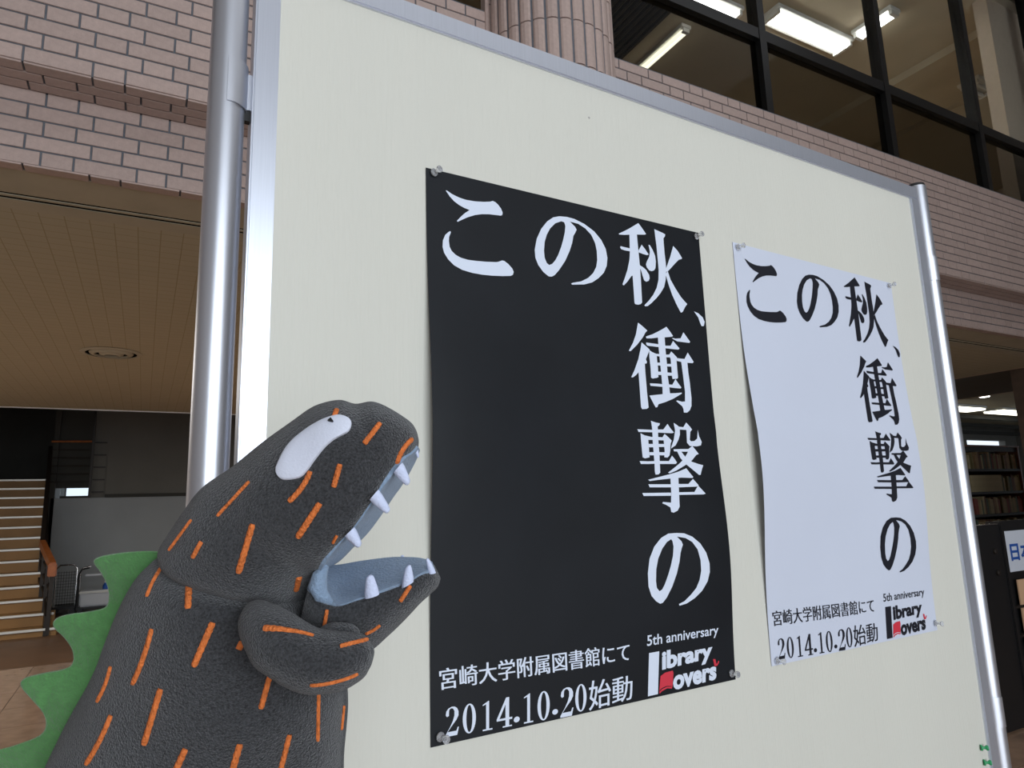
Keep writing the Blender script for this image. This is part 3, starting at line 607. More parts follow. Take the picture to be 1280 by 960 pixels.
# =====================================================================
# the dinosaur hand puppet
# =====================================================================
DP = .50
def ray(px, py): return (FWD*841.635+RIGHT*(px-640)-UP*(py-480))/841.635
def at(px, py, d): return EYE+ray(px, py)*d
pb = at(250, 1130, DP)
pup = Thing('dinosaur_puppet', 'dark grey fleece dinosaur hand puppet with open mouth before the pin board', 'puppet', pb)
ZAX = -FWD
def loft(stations, K=22, nz=.0009, seed=0, sub=7, pw=1.0):
    """stations: (dorsal px, near px, far px, half thickness, phi0 degrees, centre depth)"""
    st = []
    for s in stations:
        T, Nn, F, t, ph, d = s
        ph = math.radians(ph); zo = t*math.sin(ph)
        st.append((at(T[0], T[1], d), at(Nn[0], Nn[1], d-zo), at(F[0], F[1], d+zo), t, ph))
    # smooth resample
    def cr(a, b, c, d_, u):
        return .5*((2*b)+(c-a)*u+(2*a-5*b+4*c-d_)*u*u+(3*b-a-3*c+d_)*u*u*u)
    R = []; n = len(st)
    for i in range(n-1):
        q = [st[max(i-1, 0)], st[i], st[i+1], st[min(i+2, n-1)]]
        for k in range(sub if i < n-2 else sub+1):
            u = k/sub
            R.append(tuple(cr(q[0][j], q[1][j], q[2][j], q[3][j], u) for j in range(5)))
    mb = MB(); rings = []
    for T, Nn, F, t, ph in R:
        t = max(t, .001); ph = min(max(ph, 0), 1.45)
        Mid = (Nn+F)/2; Wd = (Nn-F)
        Wd = Wd.normalized() if Wd.length > .004 else ZAX.copy()
        if ph > .02:
            wgt = min(1, ph/.5); Wd = (Wd*wgt+ZAX*(1-wgt)).normalized()
        ring = []
        def pt(psi, sg):
            a = (math.cos(ph)-math.cos(psi))/(math.cos(ph)+1)
            return Mid+(T-Mid)*a+Wd*(sg*t*(math.sin(psi)**pw if math.sin(psi) > 0 else 0))
        for k in range(K+1): ring.append(pt(ph+(math.pi-ph)*k/K, 1))
        for k in range(K-1, -1, -1): ring.append(pt(ph+(math.pi-ph)*k/K, -1))
        A, Bp = ring[0], ring[-1]
        for k in (3, 2, 1):   # chord from far edge back to near edge
            ring.append(Bp+(A-Bp)*((4-k)/4))
        rings.append(ring)
    m = len(rings[0]); cen = [sum(r, Vector())/m for r in rings]
    for i, r in enumerate(rings):
        for p in r:
            q = p
            if nz:
                dirn = (p-cen[i]); L_ = dirn.length or 1
                q = p+dirn/L_*(mnoise.noise(p*28+Vector((seed, 0, 0)))*nz*2.2)
            mb.v.append(tuple(q))
    for i in range(len(rings)-1):
        for j in range(m):
            mb.f.append((i*m+j, i*m+(j+1) % m, (i+1)*m+(j+1) % m, (i+1)*m+j))
    for idx, rev in ((0, True), (len(rings)-1, False)):
        c = len(mb.v); mb.v.append(tuple(cen[idx]))
        for j in range(m): mb.f.append((c, idx*m+j, idx*m+(j+1) % m))
    return mb, rings
D0 = DP
body_st = [((214, 688), (384, 745), (384, 745), .030, 0, D0), ((196, 698), (391, 750), (391, 750), .050, 0, D0), ((172, 728), (400, 780), (400, 780), .057, 0, D0), ((141, 800), (420, 822), (420, 822), .062, 0, D0), ((117, 852), (432, 868), (432, 868), .065, 0, D0),
  ((91, 899), (431, 915), (431, 915), .067, 0, D0), ((69, 949), (429, 960), (429, 960), .069, 0, D0), ((50, 1000), (430, 1010), (430, 1010), .070, 0, D0), ((30, 1060), (433, 1065), (433, 1065), .072, 0, D0), ((12, 1130), (438, 1130), (438, 1130), .074, 0, D0)]
head_st = [((212, 702), (384, 752), (384, 752), .040, 0, D0), ((204, 684), (391, 738), (391, 738), .050, 0, D0), ((222, 655), (393, 728), (397, 728), .054, 12, D0), ((250, 613), (398, 712), (408, 710), .057, 45, D0), ((294, 582), (407, 696), (424, 699), .057, 58, D0),
  ((335, 550), (424, 675), (440, 683), .055, 62, D0), ((370, 526), (443, 654), (458, 665), .052, 64, D0), ((398, 508), (462, 627), (476, 641), .048, 66, D0), ((425, 502), (477, 605), (490, 620), .043, 66, D0), ((446, 507), (485, 595), (498, 609), .040, 66, D0), ((468, 504), (491, 586), (504, 600), .037, 66, D0),
  ((490, 512), (503, 572), (512, 586), .030, 66, D0), ((512, 527), (513, 565), (518, 574), .022, 66, D0), ((520, 538), (518, 560), (521, 566), .015, 66, D0), ((523, 548), (521, 556), (523, 560), .006, 66, D0)]
jaw_st = [((372, 800), (384, 738), (396, 708), .036, 74, D0), ((392, 808), (396, 748), (406, 708), .040, 74, D0), ((430, 812), (420, 759), (424, 707), .040, 74, D0), ((462, 808), (446, 752), (448, 703), .038, 74, D0), ((486, 790), (470, 743), (470, 700), .035, 74, D0), ((506, 771), (492, 735), (490, 698), .031, 74, D0),
  ((524, 752), (511, 728), (508, 698), .026, 74, D0), ((538, 741), (528, 718), (524, 699), .020, 74, D0), ((547, 733), (540, 715), (536, 702), .014, 74, D0), ((551, 723), (546, 714), (543, 706), .006, 74, D0)]
bmb, brings = loft(body_st, seed=1); hmb, hrings = loft(head_st, seed=3); jmb, jrings = loft(jaw_st, seed=5)
body = pup.part('body', bmb, M['fleece'], smooth=True)
head = pup.part('head', hmb, M['fleece'], smooth=True)
jaw = pup.part('lower_jaw', jmb, M['fleece'], smooth=True)
def lining(rings, i0, i1, inset=.0, off=.0012, nrm=None, bulge=.0):
    """a felt sheet over the flat chord of the rings"""
    mb = MB(); m = len(rings[0]); K2 = (m-3)   # ring: near..far then 3 chord points
    W_ = 8; rows_ = []
    for i in range(i0, i1):
        A, B_ = rings[i][0], rings[i][K2-1]
        row = []
        for k in range(W_+1):
            u = inset+(1-2*inset)*k/W_
            row.append(A+(B_-A)*u+nrm*(off+bulge*math.sin(math.pi*u)))
        rows_.append(row)
    for row in rows_:
        for p in row: mb.v.append(tuple(p))
    for row in rows_:
        for p in row: mb.v.append(tuple(p-nrm*.0035))
    r = len(rows_); q = W_+1; Kk = r*q
    for i in range(r-1):
        for k in range(W_):
            a = i*q+k; mb.f += [(a, a+1, a+q+1, a+q), (Kk+a, Kk+a+q, Kk+a+q+1, Kk+a+1)]
        a = i*q; mb.f.append((a, a+q, Kk+a+q, Kk+a)); a = i*q+W_; mb.f.append((a, Kk+a, Kk+a+q, a+q))
    for k in range(W_): mb.f.append((k, Kk+k, Kk+k+1, k+1)); a = (r-1)*q+k; mb.f.append((a, a+1, Kk+a+1, Kk+a))
    return mb
upn = (RIGHT*.83-UP*.52+ZAX*.15).normalized(); lon = (UP*.85-RIGHT*.02+ZAX*.50).normalized()
ul = pup.part('upper_mouth_lining', lining(hrings, 17, len(hrings)-2, nrm=upn, off=.0018), M['lining'], smooth=math.radians(50))
ll = pup.part('lower_mouth_lining', lining(jrings, 0, len(jrings)-3, nrm=lon, off=.0018, bulge=.0), M['lining'], smooth=math.radians(50))
# the fold of felt where both linings meet
gus = MB().tube([at(408, 706, DP-.034), at(400, 719, DP-.036), at(397, 732, DP-.036), at(402, 745, DP-.036), at(414, 754, DP-.036)], [.002, .0052, .0066, .0052, .002], 14)
pup.part('mouth_corner', gus, M['lining'], smooth=True)
# arms
def arm_mesh(path, seed=0, squash=.8):
    pts = [at(x, y, DP-z) for x, y, z, r in path]; rr = [r for *_, r in path]
    def cr(a, b, c, d, u): return .5*((2*b)+(c-a)*u+(2*a-5*b+4*c-d)*u*u+(3*b-a-3*c+d)*u*u*u)
    P, Rr = [], []; n = len(pts)
    for i in range(n-1):
        for k in range(6 if i < n-2 else 7):
            u = k/6; ix = [max(i-1, 0), i, i+1, min(i+2, n-1)]
            P.append(cr(*[pts[j] for j in ix], u)); Rr.append(max(.0015, cr(*[rr[j] for j in ix], u)))
    mb = MB().tube(P, Rr, 28)
    mb.v = [tuple(Vector(v)+Vector((1, 1, 1))*mnoise.noise(Vector(v)*60+Vector((seed, 0, 0)))*.0008) for v in mb.v]
    return mb
S = DP/841.6
arm1 = pup.part('arm', arm_mesh([(313, 757, .050, .002), (318, 764, .054, .0095), (326, 778, .060, .0150), (341, 796, .066, .0185), (362, 813, .070, .0196), (388, 825, .071, .0196), (414, 827, .070, .0190), (437, 822, .068, .0165), (453, 816, .066, .0125), (463, 813, .064, .0070), (467, 812, .064, .0012)], 2), M['fleece'], smooth=True)
arm2 = pup.part('arm', arm_mesh([(392, 822, .040, .003), (402, 812, .044, .010), (416, 801, .047, .0120), (432, 796, .047, .0095), (443, 796, .046, .006), (449, 799, .045, .001)], 8), M['fleece'], smooth=True)
# care label peeping out
pup.part('care_label', MB().poly([at(444, 786, DP-.012), at(450, 780, DP-.012), at(452, 787, DP-.012)]).poly([at(444, 786, DP-.0115), at(450, 780, DP-.0115), at(452, 787, DP-.0115)]), M['eye'])

# embroidered dashes
def bvh(mb): return BVHTree.FromPolygons([Vector(v) for v in mb.v], [tuple(f) for f in mb.f])
arm_mb = MB(); arm_mb.v = [tuple(v.co+pb) for v in arm1.data.vertices]; arm_mb.f = [tuple(p.vertices) for p in arm1.data.polygons]
TREE = {'head': bvh(hmb), 'body': bvh(bmb), 'jaw': bvh(jmb), 'arm': bvh(arm_mb)}
OBJ = {'head': head, 'body': body, 'jaw': jaw, 'arm': arm1}
def hit(which, px, py):
    d = ray(px, py).normalized(); h = TREE[which].ray_cast(EYE, d)
    if h[0] is None: return None
    n = h[1]; n = -n if n.dot(d) > 0 else n
    return h[0], n
def dash(which, x0, y0, x1, y1, wpx, bow=0., w1=None):
    pts = []; n = 16
    ln = math.hypot(x1-x0, y1-y0) or 1; nx, ny = -(y1-y0)/ln, (x1-x0)/ln
    for i in range(n+1):
        u = i/n; b = bow*4*u*(1-u)
        h = hit(which, x0+(x1-x0)*u+nx*b, y0+(y1-y0)*u+ny*b)
        if h: pts.append(h)
    if len(pts) < 4: return
    hw0 = wpx/2*.45/841.6; hw1 = (w1 or wpx)/2*.45/841.6
    mb = MB(); m = len(pts); S_ = 6
    for i, (p, nrm) in enumerate(pts):
        u = i/(m-1); t = (pts[min(i+1, m-1)][0]-pts[max(i-1, 0)][0]).normalized()
        side = t.cross(nrm).normalized(); hw = hw0+(hw1-hw0)*u
        e = 1 if 0 < i < m-1 else .8
        wob = 1+.10*math.sin(i*2.7)
        for k in range(S_+1):
            a = math.pi*k/S_
            mb.v.append(tuple(p+side*(math.cos(a)*hw*e*wob)+nrm*(math.sin(a)*.0016*e+.0002)))
    for i in range(m-1):
        for k in range(S_):
            a = i*(S_+1)+k; mb.f.append((a, a+1, a+S_+2, a+S_+1))
    mb.f.append(tuple(range(S_+1))[::-1]); mb.f.append(tuple((m-1)*(S_+1)+k for k in range(S_+1)))
    pup.part('stitched_dash', mb, M['thread'], parent=OBJ[which], smooth=math.radians(50))
for a in [('head', 421, 512, 418, 521, 7), ('head', 475, 529, 455, 555, 7), ('head', 515, 549, 496, 580, 7, 3), ('head', 425, 580, 417, 609, 7), ('head', 388, 589, 361, 627, 7, -3), ('head', 400, 629, 372, 672, 8), ('head', 312, 602, 272, 645, 4.5),
          ('head', 316, 655, 298, 716, 8), ('head', 374, 721, 370, 738, 8), ('head', 240, 650, 212, 688, 4), ('head', 252, 677, 241, 697, 6), ('head', 421, 669, 416, 679, 4),
          ('body', 213, 696, 184, 746, 5, 3), ('body', 237, 712, 235, 761, 8), ('body', 190, 786, 166, 855, 7, -2), ('body', 266, 778, 242, 833, 8), ('body', 139, 833, 122, 877, 6, -2), ('body', 201, 861, 180, 931, 8), ('body', 139, 894, 108, 955, 7, -2),
          ('body', 232, 936, 205, 995, 8), ('body', 338, 842, 326, 886, 7), ('body', 362, 918, 345, 985, 7), ('body', 398, 867, 397, 926, 5), ('body', 429, 882, 426, 912, 3), ('body', 303, 802, 298, 812, 8), ('body', 391, 746, 381, 779, 7, 2), ('body', 407, 790, 403, 805, 5),
          ('body', 300, 930, 280, 1000, 8), ('body', 150, 1000, 125, 1060, 7), ('jaw', 513, 732, 500, 752, 6), ('jaw', 475, 781, 457, 792, 4, -1), ('jaw', 409, 762, 404, 790, 5),
          ('arm', 330, 785, 392, 795, 8, -2, 3), ('arm', 425, 808, 461, 799, 5), ('arm', 388, 856, 447, 842, 4, 3)]:
    dash(*a)
# eye: white felt patch with a black fleck
def patch(which, outline, th, rings_=6):
    cx = sum(p[0] for p in outline)/len(outline); cy = sum(p[1] for p in outline)/len(outline)
    # axis-based fill: scale towards the centroid
    mb = MB(); n = len(outline)
    prof = [(1.0, 0), (.985, .7), (.93, 1), (.7, 1.05), (.45, 1.1), (.2, 1.1)]
    for sc, hh in prof:
        for (x, y) in outline:
            h = hit(which, cx+(x-cx)*sc, cy+(y-cy)*sc)
            if h is None: h = (at(x, y, DP), ZAX)
            mb.v.append(tuple(h[0]+h[1]*th*hh))
    for i in range(len(prof)-1):
        for j in range(n): mb.f.append((i*n+j, i*n+(j+1) % n, (i+1)*n+(j+1) % n, (i+1)*n+j))
    mb.f.append(tuple((len(prof)-1)*n+j for j in range(n)))
    return mb
def smooth_outline(pts, sub=4):
    out = []; n = len(pts)
    for i in range(n):
        a, b, c, d = [Vector(pts[(i+k-1) % n]+(0,)) for k in range(4)]
        for k in range(sub):
            u = k/sub; v = .5*((2*b)+(c-a)*u+(2*a-5*b+4*c-d)*u*u+(3*b-a-3*c+d)*u*u*u); out.append((v.x, v.y))
    return out
eye_o = smooth_outline([(345, 589), (350, 574), (362, 555), (381, 539), (400, 527), (416, 521), (428, 520), (438, 525), (439, 533), (434, 541), (419, 549), (406, 560), (394, 575), (384, 589), (375, 597), (359, 600), (350, 598)])
eye = pup.part('eye', patch('head', eye_o, .0026), M['eye'], parent=head, smooth=math.radians(50))
pupil_mb = MB(); tri = [(413, 528), (415.3, 525.8), (418.5, 530), (417, 530.8), (412, 529.4)]
for off in (.0024, .0042):
    for x, y in tri: h = hit('head', x, y); pupil_mb.v.append(tuple(h[0]+h[1]*off))
n5 = len(tri); pupil_mb.f = [tuple(range(n5))[::-1], tuple(range(n5, 2*n5))]+[(i, (i+1) % n5, n5+(i+1) % n5, n5+i) for i in range(n5)]
pup.part('pupil', pupil_mb, M['black'], parent=head, label='small black pupil fleck')
# teeth: stuffed felt cones
def tooth(b0, b1, tip, d, parent, tk=.0035, dt=0.):
    A, B_, T = at(*b0, d), at(*b1, d), at(*tip, d+dt)
    mb = MB(); n = 16; c0 = (A+B_)/2; ux = (B_-A)/2; uz = ZAX*tk
    for k, (f, sc) in enumerate([(0, 1), (.25, .97), (.5, .82), (.75, .66), (.93, .48), (1, .22)]):
        c = c0+(T-c0)*f
        for j in range(n):
            a = 2*math.pi*j/n; mb.v.append(tuple(c+ux*math.cos(a)*sc+uz*math.sin(a)*(sc**.7)))
    for i in range(5):
        for j in range(n): mb.f.append((i*n+j, i*n+(j+1) % n, (i+1)*n+(j+1) % n, (i+1)*n+j))
    mb.f.append(tuple(range(n))[::-1]); mb.f.append(tuple(5*n+j for j in range(n)))
    pup.part('tooth', mb, M['tooth'], parent=parent, smooth=math.radians(60))
tooth((492, 591), (503, 578), (511, 605), DP-.036, ul)
tooth((462, 625), (473, 612), (486, 640), DP-.046, ul)
tooth((431, 670), (443, 659), (450, 683), DP-.051, ul)
tooth((517, 562), (522, 560), (523, 572), DP-.004, ul, .002)
tooth((456, 748), (474, 743), (462, 719), DP-.038, ll)
tooth((502, 735), (517, 727), (510, 707), DP-.030, ll)
tooth((536, 717), (545, 716), (534, 698), DP-.014, ll, .0025)
tooth((499, 704), (507, 704), (503, 694), DP+.030, ll, .0025)
# back spikes: one felt crest along the spine
crest = smooth_outline([(215, 690), (196, 689), (175, 689), (150, 691), (124, 696), (117, 703), (126, 716), (134, 732), (136, 748), (131, 759), (112, 764), (84, 768), (69, 774), (67, 784), (80, 797), (90, 812), (91, 828), (80, 836), (50, 842), (30, 848), (26, 858), (40, 875), (54, 892), (57, 908), (48, 920), (20, 931), (-8, 940), (-12, 952), (0, 970), (8, 990), (2, 1005), (-30, 1020), (-60, 1030), (-58, 1045), (-40, 1070), (-35, 1100), (40, 1100), (90, 980), (130, 880), (165, 800), (200, 730)], 4)
def crest_mesh():
    bm = bmesh.new(); L0 = []
    for x, y in crest: L0.append(bm.verts.new((x, y, 0)))
    f = bm.faces.new(L0); r = bmesh.ops.triangulate(bm, faces=[f])
    mb = MB(); bm.verts.index_update(); n = len(crest)
    tris = [tuple(v.index for v in f.verts) for f in bm.faces]; bm.free()
    cx = []
    def P(x, y, z): return tuple(at(x, y, DP+.004*math.sin(y/38.)+z))
    # rounded edge: outer rim at mid thickness, faces inset by 1.5 px along the normal
    ins = []
    for i in range(n):
        a, b = crest[i-1], crest[(i+1) % n]; dx, dy = b[0]-a[0], b[1]-a[1]; l = math.hypot(dx, dy) or 1
        ins.append((crest[i][0]-dy/l*-1.6*SGN, crest[i][1]+dx/l*-1.6*SGN))
    for x, y in ins: mb.v.append(P(x, y, -.0022))
    for x, y in crest: mb.v.append(P(x, y, -.0008))
    for x, y in crest: mb.v.append(P(x, y, .0008))
    for x, y in ins: mb.v.append(P(x, y, .0022))
    mb.f += tris+[tuple(3*n+i for i in t[::-1]) for t in tris]
    for k in range(3):
        for i in range(n): mb.f.append((k*n+i, k*n+(i+1) % n, (k+1)*n+(i+1) % n, (k+1)*n+i))
    return mb
area2 = sum(crest[i-1][0]*crest[i][1]-crest[i][0]*crest[i-1][1] for i in range(len(crest)))
SGN = 1 if area2 < 0 else -1
pup.part('back_crest', crest_mesh(), M['green'], label='green felt crest of rounded back spikes', smooth=math.radians(40))

# =====================================================================
# background things
# =====================================================================
vent = Thing('ceiling_vent', 'round ceiling air diffuser with concentric rings', 'vent', (-.33, 6.87, ZL))
for r0, r1, dz in ((.245, .205, .014), (.175, .135, .024), (.10, .06, .030)):
    mb = MB(); n = 40; pr = [(r0, -.004), (r0-.008, -dz*.6), (r1, -dz), (r1-.003, -dz+.003), (r1, -.0035), (r0, -.004)]
    for r, h in pr:
        for j in range(n): a = 2*math.pi*j/n; mb.v.append((-.33+r*math.cos(a), 6.87+r*math.sin(a), ZL+h))
    for i in range(len(pr)-1):
        for j in range(n): mb.f.append((i*n+j, i*n+(j+1) % n, (i+1)*n+(j+1) % n, (i+1)*n+j))
    vent.part('ring', mb, M['soffit'], smooth=math.radians(40))
vent.part('duct', MB().lathe([(.235, -.003), (.235, -.0006)], (-.33, 6.87, ZL), 40), M['gap'])
# stairs
stt = Thing('staircase', 'brown staircase with pale nosings at the left edge', 'stairs', (-2.4, 12.5, 0))
NY0, NT, NZ = 10.62, .28, .16
for n in range(1, 15):
    y = NY0+NT*n; z = -1.56+NZ*n+H; xr = -.0835*y-.002*0 if n < 3 else -.105*(y) - .0
    xr = -(.0835+(.105-.0835)*min(1, (n-1)/5.))*y
    stt.part('step', MB().box(-4.15, xr, y+.012, y+NT+.02, max(0.002, z-NZ), z-.004), M['riser'])
    stt.part('nosing', MB().box(-4.15, xr+.01, y-.012, y+.045, z-.028, z, .004), M['nosing'])
stt.part('landing', MB().box(-4.15, -1.56, NY0+NT*15, YB+1.88, -1.56+NZ*14+H-.15, -1.56+NZ*14+H), M['riser'])
hr = Thing('stair_railing', 'dark stair railing with reddish wooden handrail', 'railing', (-1.3, 12.5, 0))
a = EYE+Vector((-.092, 1, -.0575))*10.9; b = EYE+Vector((-.1045, 1, -.030))*12.0; c = EYE+Vector((-.1048, 1, .0848))*14.45
def bar(p0, p1, wx, wz):
    p0, p1 = Vector(p0), Vector(p1); mb = MB()
    for p in (p0, p1):
        for sx, sz in ((-1, -1), (1, -1), (1, 1), (-1, 1)): mb.v.append((p.x+sx*wx/2, p.y, p.z+sz*wz/2))
    mb.f = [(0, 3, 2, 1), (4, 5, 6, 7)]+[(i, (i+1) % 4, 4+(i+1) % 4, 4+i) for i in range(4)]
    return mb
hr.part('handrail', bar(a, b, .07, .10), M['rail_wood']); hr.part('handrail', bar(b, c, .06, .07), M['rail_dark'])
hr.part('handrail_end', MB().box(a.x-.05, a.x+.05, a.y-.06, a.y, a.z-.13, a.z+.04, .012), M['rail_wood'])
for k in range(1, 5):
    dz = -.17*k
    hr.part('side_rail', bar(a+Vector((0, .1, dz)), b+Vector((0, 0, dz)), .03, .035), M['rail_dark']); hr.part('side_rail', bar(b+Vector((0, 0, dz)), c+Vector((0, 0, dz)), .03, .035), M['rail_dark'])
for k in range(9):
    u = k/8; p = a+(b-a)*(u*3) if u < 1/3 else b+(c-b)*((u-1/3)*1.5)
    zb = max(.01, p.z-.92); hr.part('post', MB().box(p.x-.022, p.x+.022, p.y-.02, p.y+.02, zb, p.z), M['rail_dark'])
hr.part('stringer', bar(Vector((a.x-.02, a.y, .12)), Vector((c.x, c.y, c.z-.95)), .05, .26), M['rail_dark'])
lr = Thing('landing_rail', 'thin horizontal rail across the dark landing opening', 'railing', (-1.15, YB-.1, .5+H))
lr.part('handrail', MB().tube([(-1.47, YB-.1, 1.31+H), (-.85, YB-.1, 1.32+H)], .018, 10), M['rail_wood'])
for k in range(1, 6): lr.part('bar', MB().tube([(-1.47, YB-.1, 1.31+H-.14*k), (-.85, YB-.1, 1.31+H-.14*k)], .008, 8), M['rail_dark'])
lr.part('post', MB().box(-.87, -.83, YB-.12, YB-.08, .33+H, ZL+.6), M['rail_dark'])
for k in range(5): lr.part('stub', MB().box(-.83, -.64, YB-.012, YB+.02, .42+H+.22*k, .44+H+.22*k), M['rail_dark'])
# carts
def wire_cart():
    x0, x1, y, z0, z1 = -1.16, -.88, 13.2, .02, .75
    t = Thing('wire_cart', 'black wire trolley standing against the grey wall beside the stairs', 'trolley', ((x0+x1)/2, y, 0))
    t.part('frame', MB().tube([(x0, y, z0+.08), (x0, y, z1-.06), (x0+.05, y, z1), (x1-.05, y, z1), (x1, y, z1-.06), (x1, y, z0+.08)], .013, 10), M['chrome'], smooth=math.radians(40))
    t.part('base', MB().box(x0-.02, x1+.02, y-.25, y+.25, .09, .13, .01), M['black'])
    for k in range(12): t.part('wire', MB().tube([(x0, y, .14+k*.045), (x1, y, .14+k*.045)], .003, 5), M['rail_dark'])
    for k in range(1, 8): x = x0+(x1-x0)*k/8; t.part('wire', MB().tube([(x, y, .13), (x, y, .65)], .003, 5), M['rail_dark'])
    for sx in (x0+.02, x1-.02):
        for sy in (-.2, .2): t.part('wheel', MB().lathe([(.045, -.012), (.045, .012)], (sx, y+sy, .045), 16, 'y'), M['black'])
wire_cart()
def box_cart():
    x0, x1, y = -.84, -.40, 13.2
    t = Thing('book_truck', 'white and black trolley with a pale box behind the green crest', 'trolley', ((x0+x1)/2, y, 0))
    t.part('box', MB().box(x0+.03, x1+.05, y-.22, y+.12, .10, .34, .02), M['cart_grey'])
    t.part('box_lid', MB().box(x0+.02, x1+.06, y-.24, y+.13, .30, .335, .008), M['fixture'])
    t.part('base', MB().box(x0, x1+.08, y-.24, y+.2, .07, .10, .006), M['black'])
    for yy in (-.2, .14): t.part('handle', MB().tube([(x0, y+yy, .09), (x0, y+yy, .60), (x0+.04, y+yy, .68), (x0+.14, y+yy, .70)], .014, 10), M['black'] if yy < 0 else M['chrome'], smooth=math.radians(40))
    t.part('tray', MB().box(x0+.08, x1+.02, y-.1, y+.14, .56, .59, .006), M['cart_grey'])
    for sx in (x0+.05, x1):
        for sy in (-.18, .16): t.part('wheel', MB().lathe([(.035, -.012), (.035, .012)], (sx, y+sy, .035), 16, 'y'), M['black'])
    b = Thing('storage_bottle', 'small bluish container on the white box of the trolley', 'container', (-.48, y, .34))
    b.part('shell', MB().lathe([(.035, .335), (.04, .345), (.04, .40), (.025, .42), (.015, .44)], (-.47, y-.05, 0), 16), M['ink_blue'])
    b.part('cap', MB().lathe([(.02, .44), (.02, .46)], (-.47, y-.05, 0), 12), M['fixture'])
box_cart()
# leaflet stand on the right
YS = 2.5
rk = Thing('leaflet_rack', 'black leaflet rack with a white sign at the right edge', 'rack', (5.3, YS+.1, 0))
rk.part('side_panel', MB().box(4.70, 5.02, YS-.01, YS+.02, .02, -.232+H, .006), M['black'])
rk.part('top_edge', MB().box(4.70, 5.02, YS-.012, YS+.018, -.232+H, -.226+H), M['chrome'])
rk.part('back_panel', MB().box(5.02, 5.80, YS+.03, YS+.06, .02, -.215+H, .006), M['black'])
for x in (5.02, 5.80): rk.part('upright', MB().box(x-.02, x+.02, YS-.02, YS+.07, .0, -.215+H, .004), M['black'])
for z in (-.40, -.535): rk.part('knob', MB().lathe([(.018, 0), (.018, .01), (.010, .014)], (4.90, YS-.012, z+H), 16, 'y'), M['rail_dark'])
sg = single('sign', MB().box(5.092, 5.72, YS+.010, YS+.016, -.548+H, -.282+H, .002), M['sign_white'], (5.4, YS+.013, -.55+H), 'white sign with blue Japanese characters on the leaflet rack', 'sign')
mb = MB()
for p in text_polys('日本', .03): mb.poly([(5.135+u*.28, YS+.0085, -.480+H+v*.120) for u, v in p])
lt = bpy.data.objects.new('lettering', mesh('lettering', mb, M['ink_blue'], (5.4, YS+.013, -.55+H))); col.objects.link(lt); lt.parent = sg
for k, (z0, z1) in enumerate([(-.76, -.60), (-.94, -.78), (-1.12, -.96)]):
    rk.part('shelf', MB().box(5.04, 5.78, YS-.01, YS+.03, z0+H-.015, z0+H), M['rail_dark'])
    single('leaflet', MB().box(5.150, 5.40, YS+.0, YS+.008, z0+H, z1+H), M['leaflet'], (5.27, YS, z0+H), ['topmost peach leaflet below the white sign', 'second peach leaflet down the black rack', 'lowest peach leaflet on the black rack'][k], 'leaflet')
# bookcase
YK = 5.3; BX0, BX1 = 9.62, 11.85
bk = Thing('bookcase', 'tall dark library bookcase at the right edge', 'bookcase', ((BX0+BX1)/2, YK+.15, 0))
for x in (BX0, 11.50): bk.part('side', MB().box(x-.02, x+.02, YK, YK+.32, 0, .62+H), M['shelf_wood'])
bk.part('back', MB().box(BX0+.02, 11.48, YK+.30, YK+.32, 0, .56+H), M['shelf_dark'])
bk.part('top', MB().box(BX0-.02, 11.52, YK-.01, YK+.33, .60+H, .625+H), M['shelf_wood'])
shz = [.285, -.035, -.345, -.66, -.98]
for z in shz: bk.part('shelf', MB().box(BX0+.02, 11.48, YK+.005, YK+.30, z+H-.035, z+H), M['shelf_dark'])
bk.part('header', MB().box(BX0+.02, 11.48, YK+.02, YK+.05, .54+H, .60+H), M['shelf_dark'])
bcols = {'tan': (.36, .24, .12), 'cream': (.48, .40, .22), 'brown': (.16, .08, .045), 'green': (.09, .12, .08), 'red': (.25, .06, .04), 'olive': (.25, .21, .09)}
BM = {k: mat('book_cloth_'+k, v, .7, noise=.12, nscale=30) for k, v in bcols.items()}
shelf_names = ['top', 'second', 'third', 'fourth']
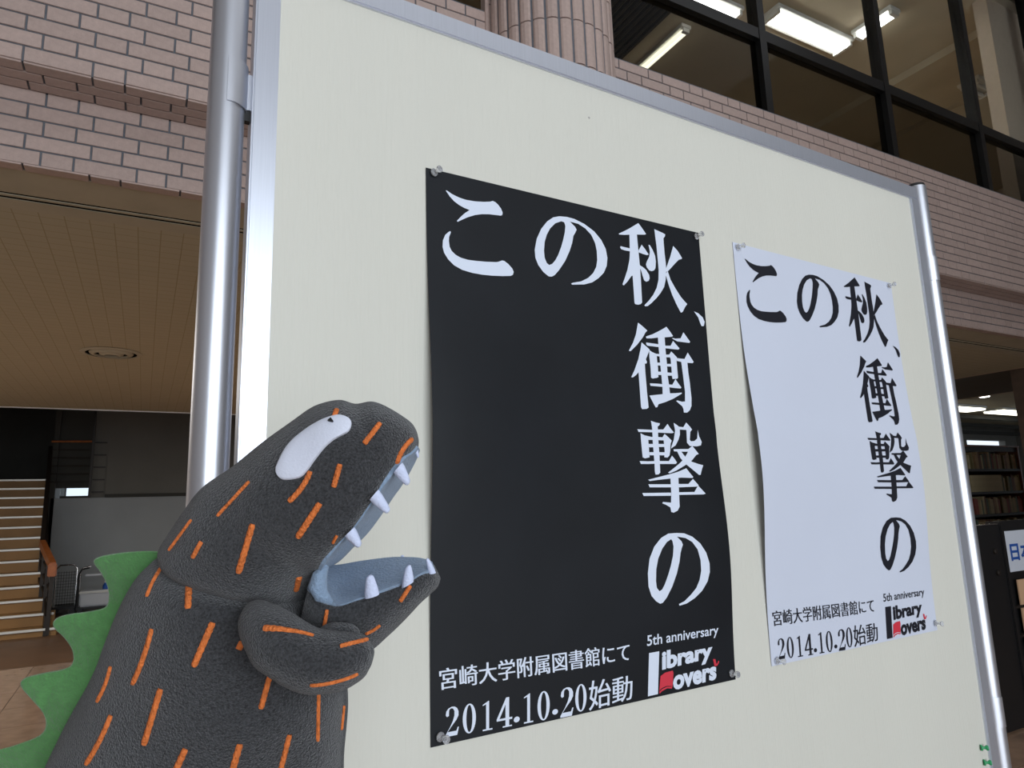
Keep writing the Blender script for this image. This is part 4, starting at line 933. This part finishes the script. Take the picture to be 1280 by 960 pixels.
for r in range(4):
    x = 10.18
    nth = 0
    z = shz[r]+H
    while x < 11.44:
        wd = random.uniform(.026, .052); ht = random.uniform(.19, .245); dp = random.uniform(.15, .2)
        if r == 1 and x < 10.95: cname = 'cream'; wd = .04; ht = .235
        else: cname = random.choice(['tan', 'cream', 'brown', 'olive', 'red', 'green', 'tan', 'olive'])
        if random.random() < .07: x += .06
        nth += 1; suf = 'th' if 10 < nth < 20 else {1: 'st', 2: 'nd', 3: 'rd'}.get(nth % 10, 'th')
        t = Thing('book', f'{cname} book, {nth}{suf} from the left on the {shelf_names[r]} visible bookcase shelf', 'book', (x+wd/2, YK+.12, z), group=f'books on the {shelf_names[r]} visible shelf')
        t.part('cover', MB().box(x, x+wd-.003, YK+.03, YK+.03+dp, z, z+ht), BM[cname])
        t.part('pages', MB().box(x+.003, x+wd-.006, YK+.035, YK+.035+dp, z+.003, z+ht+.001), M['leaflet'])
        x += wd
# reading-room ceiling lights
def rr_light(label, x0, x1, y0, y1, z, m):
    t = Thing('ceiling_light', label, 'light', ((x0+x1)/2, (y0+y1)/2, z+.06))
    t.part('housing', MB().box(x0-.03, x1+.03, y0-.03, y1+.03, z+.02, z+.08, .004), M['fixture'])
    t.part('diffuser', MB().box(x0, x1, y0, y1, z-.02, z+.02, .006), m)
rr_light('brightest tube light in the reading room beyond the right pole', 13.6, 15.7, 7.6, 7.74, 1.95+H, M['lamp'])
rr_light('flat glowing ceiling panel below the bright tube light', 16.2, 18.3, 9.0, 9.45, 1.96+H, M['lamp_soft'])
rr_light('glowing ceiling panel nearest the brown pillar in the reading room', 19.1, 21.2, 9.0, 9.45, 1.96+H, M['lamp_soft'])
for k, (y, z) in enumerate([(9.8, 1.86), (10.9, 1.84), (11.7, 1.74)]):
    struct(f'trim_{20+k}', MB().box(9.4, 26, y, y+.1, z+H, z+H+.09), M['dark_wall'], ['nearest', 'middle', 'farthest'][k]+' dark ceiling beam in the reading room')
area('bookcase_fill', (12.4, 4.35, 1.95+H), (0, 0, 0), 3.6, 1.2, 45, (1, .94, .8))  # unseen fill added beyond the right edge to brighten the books
area('reading_room_light', (12.0, 8.5, 1.98+H), (0, 0, 0), 3, 5, 70, (1, .95, .8))
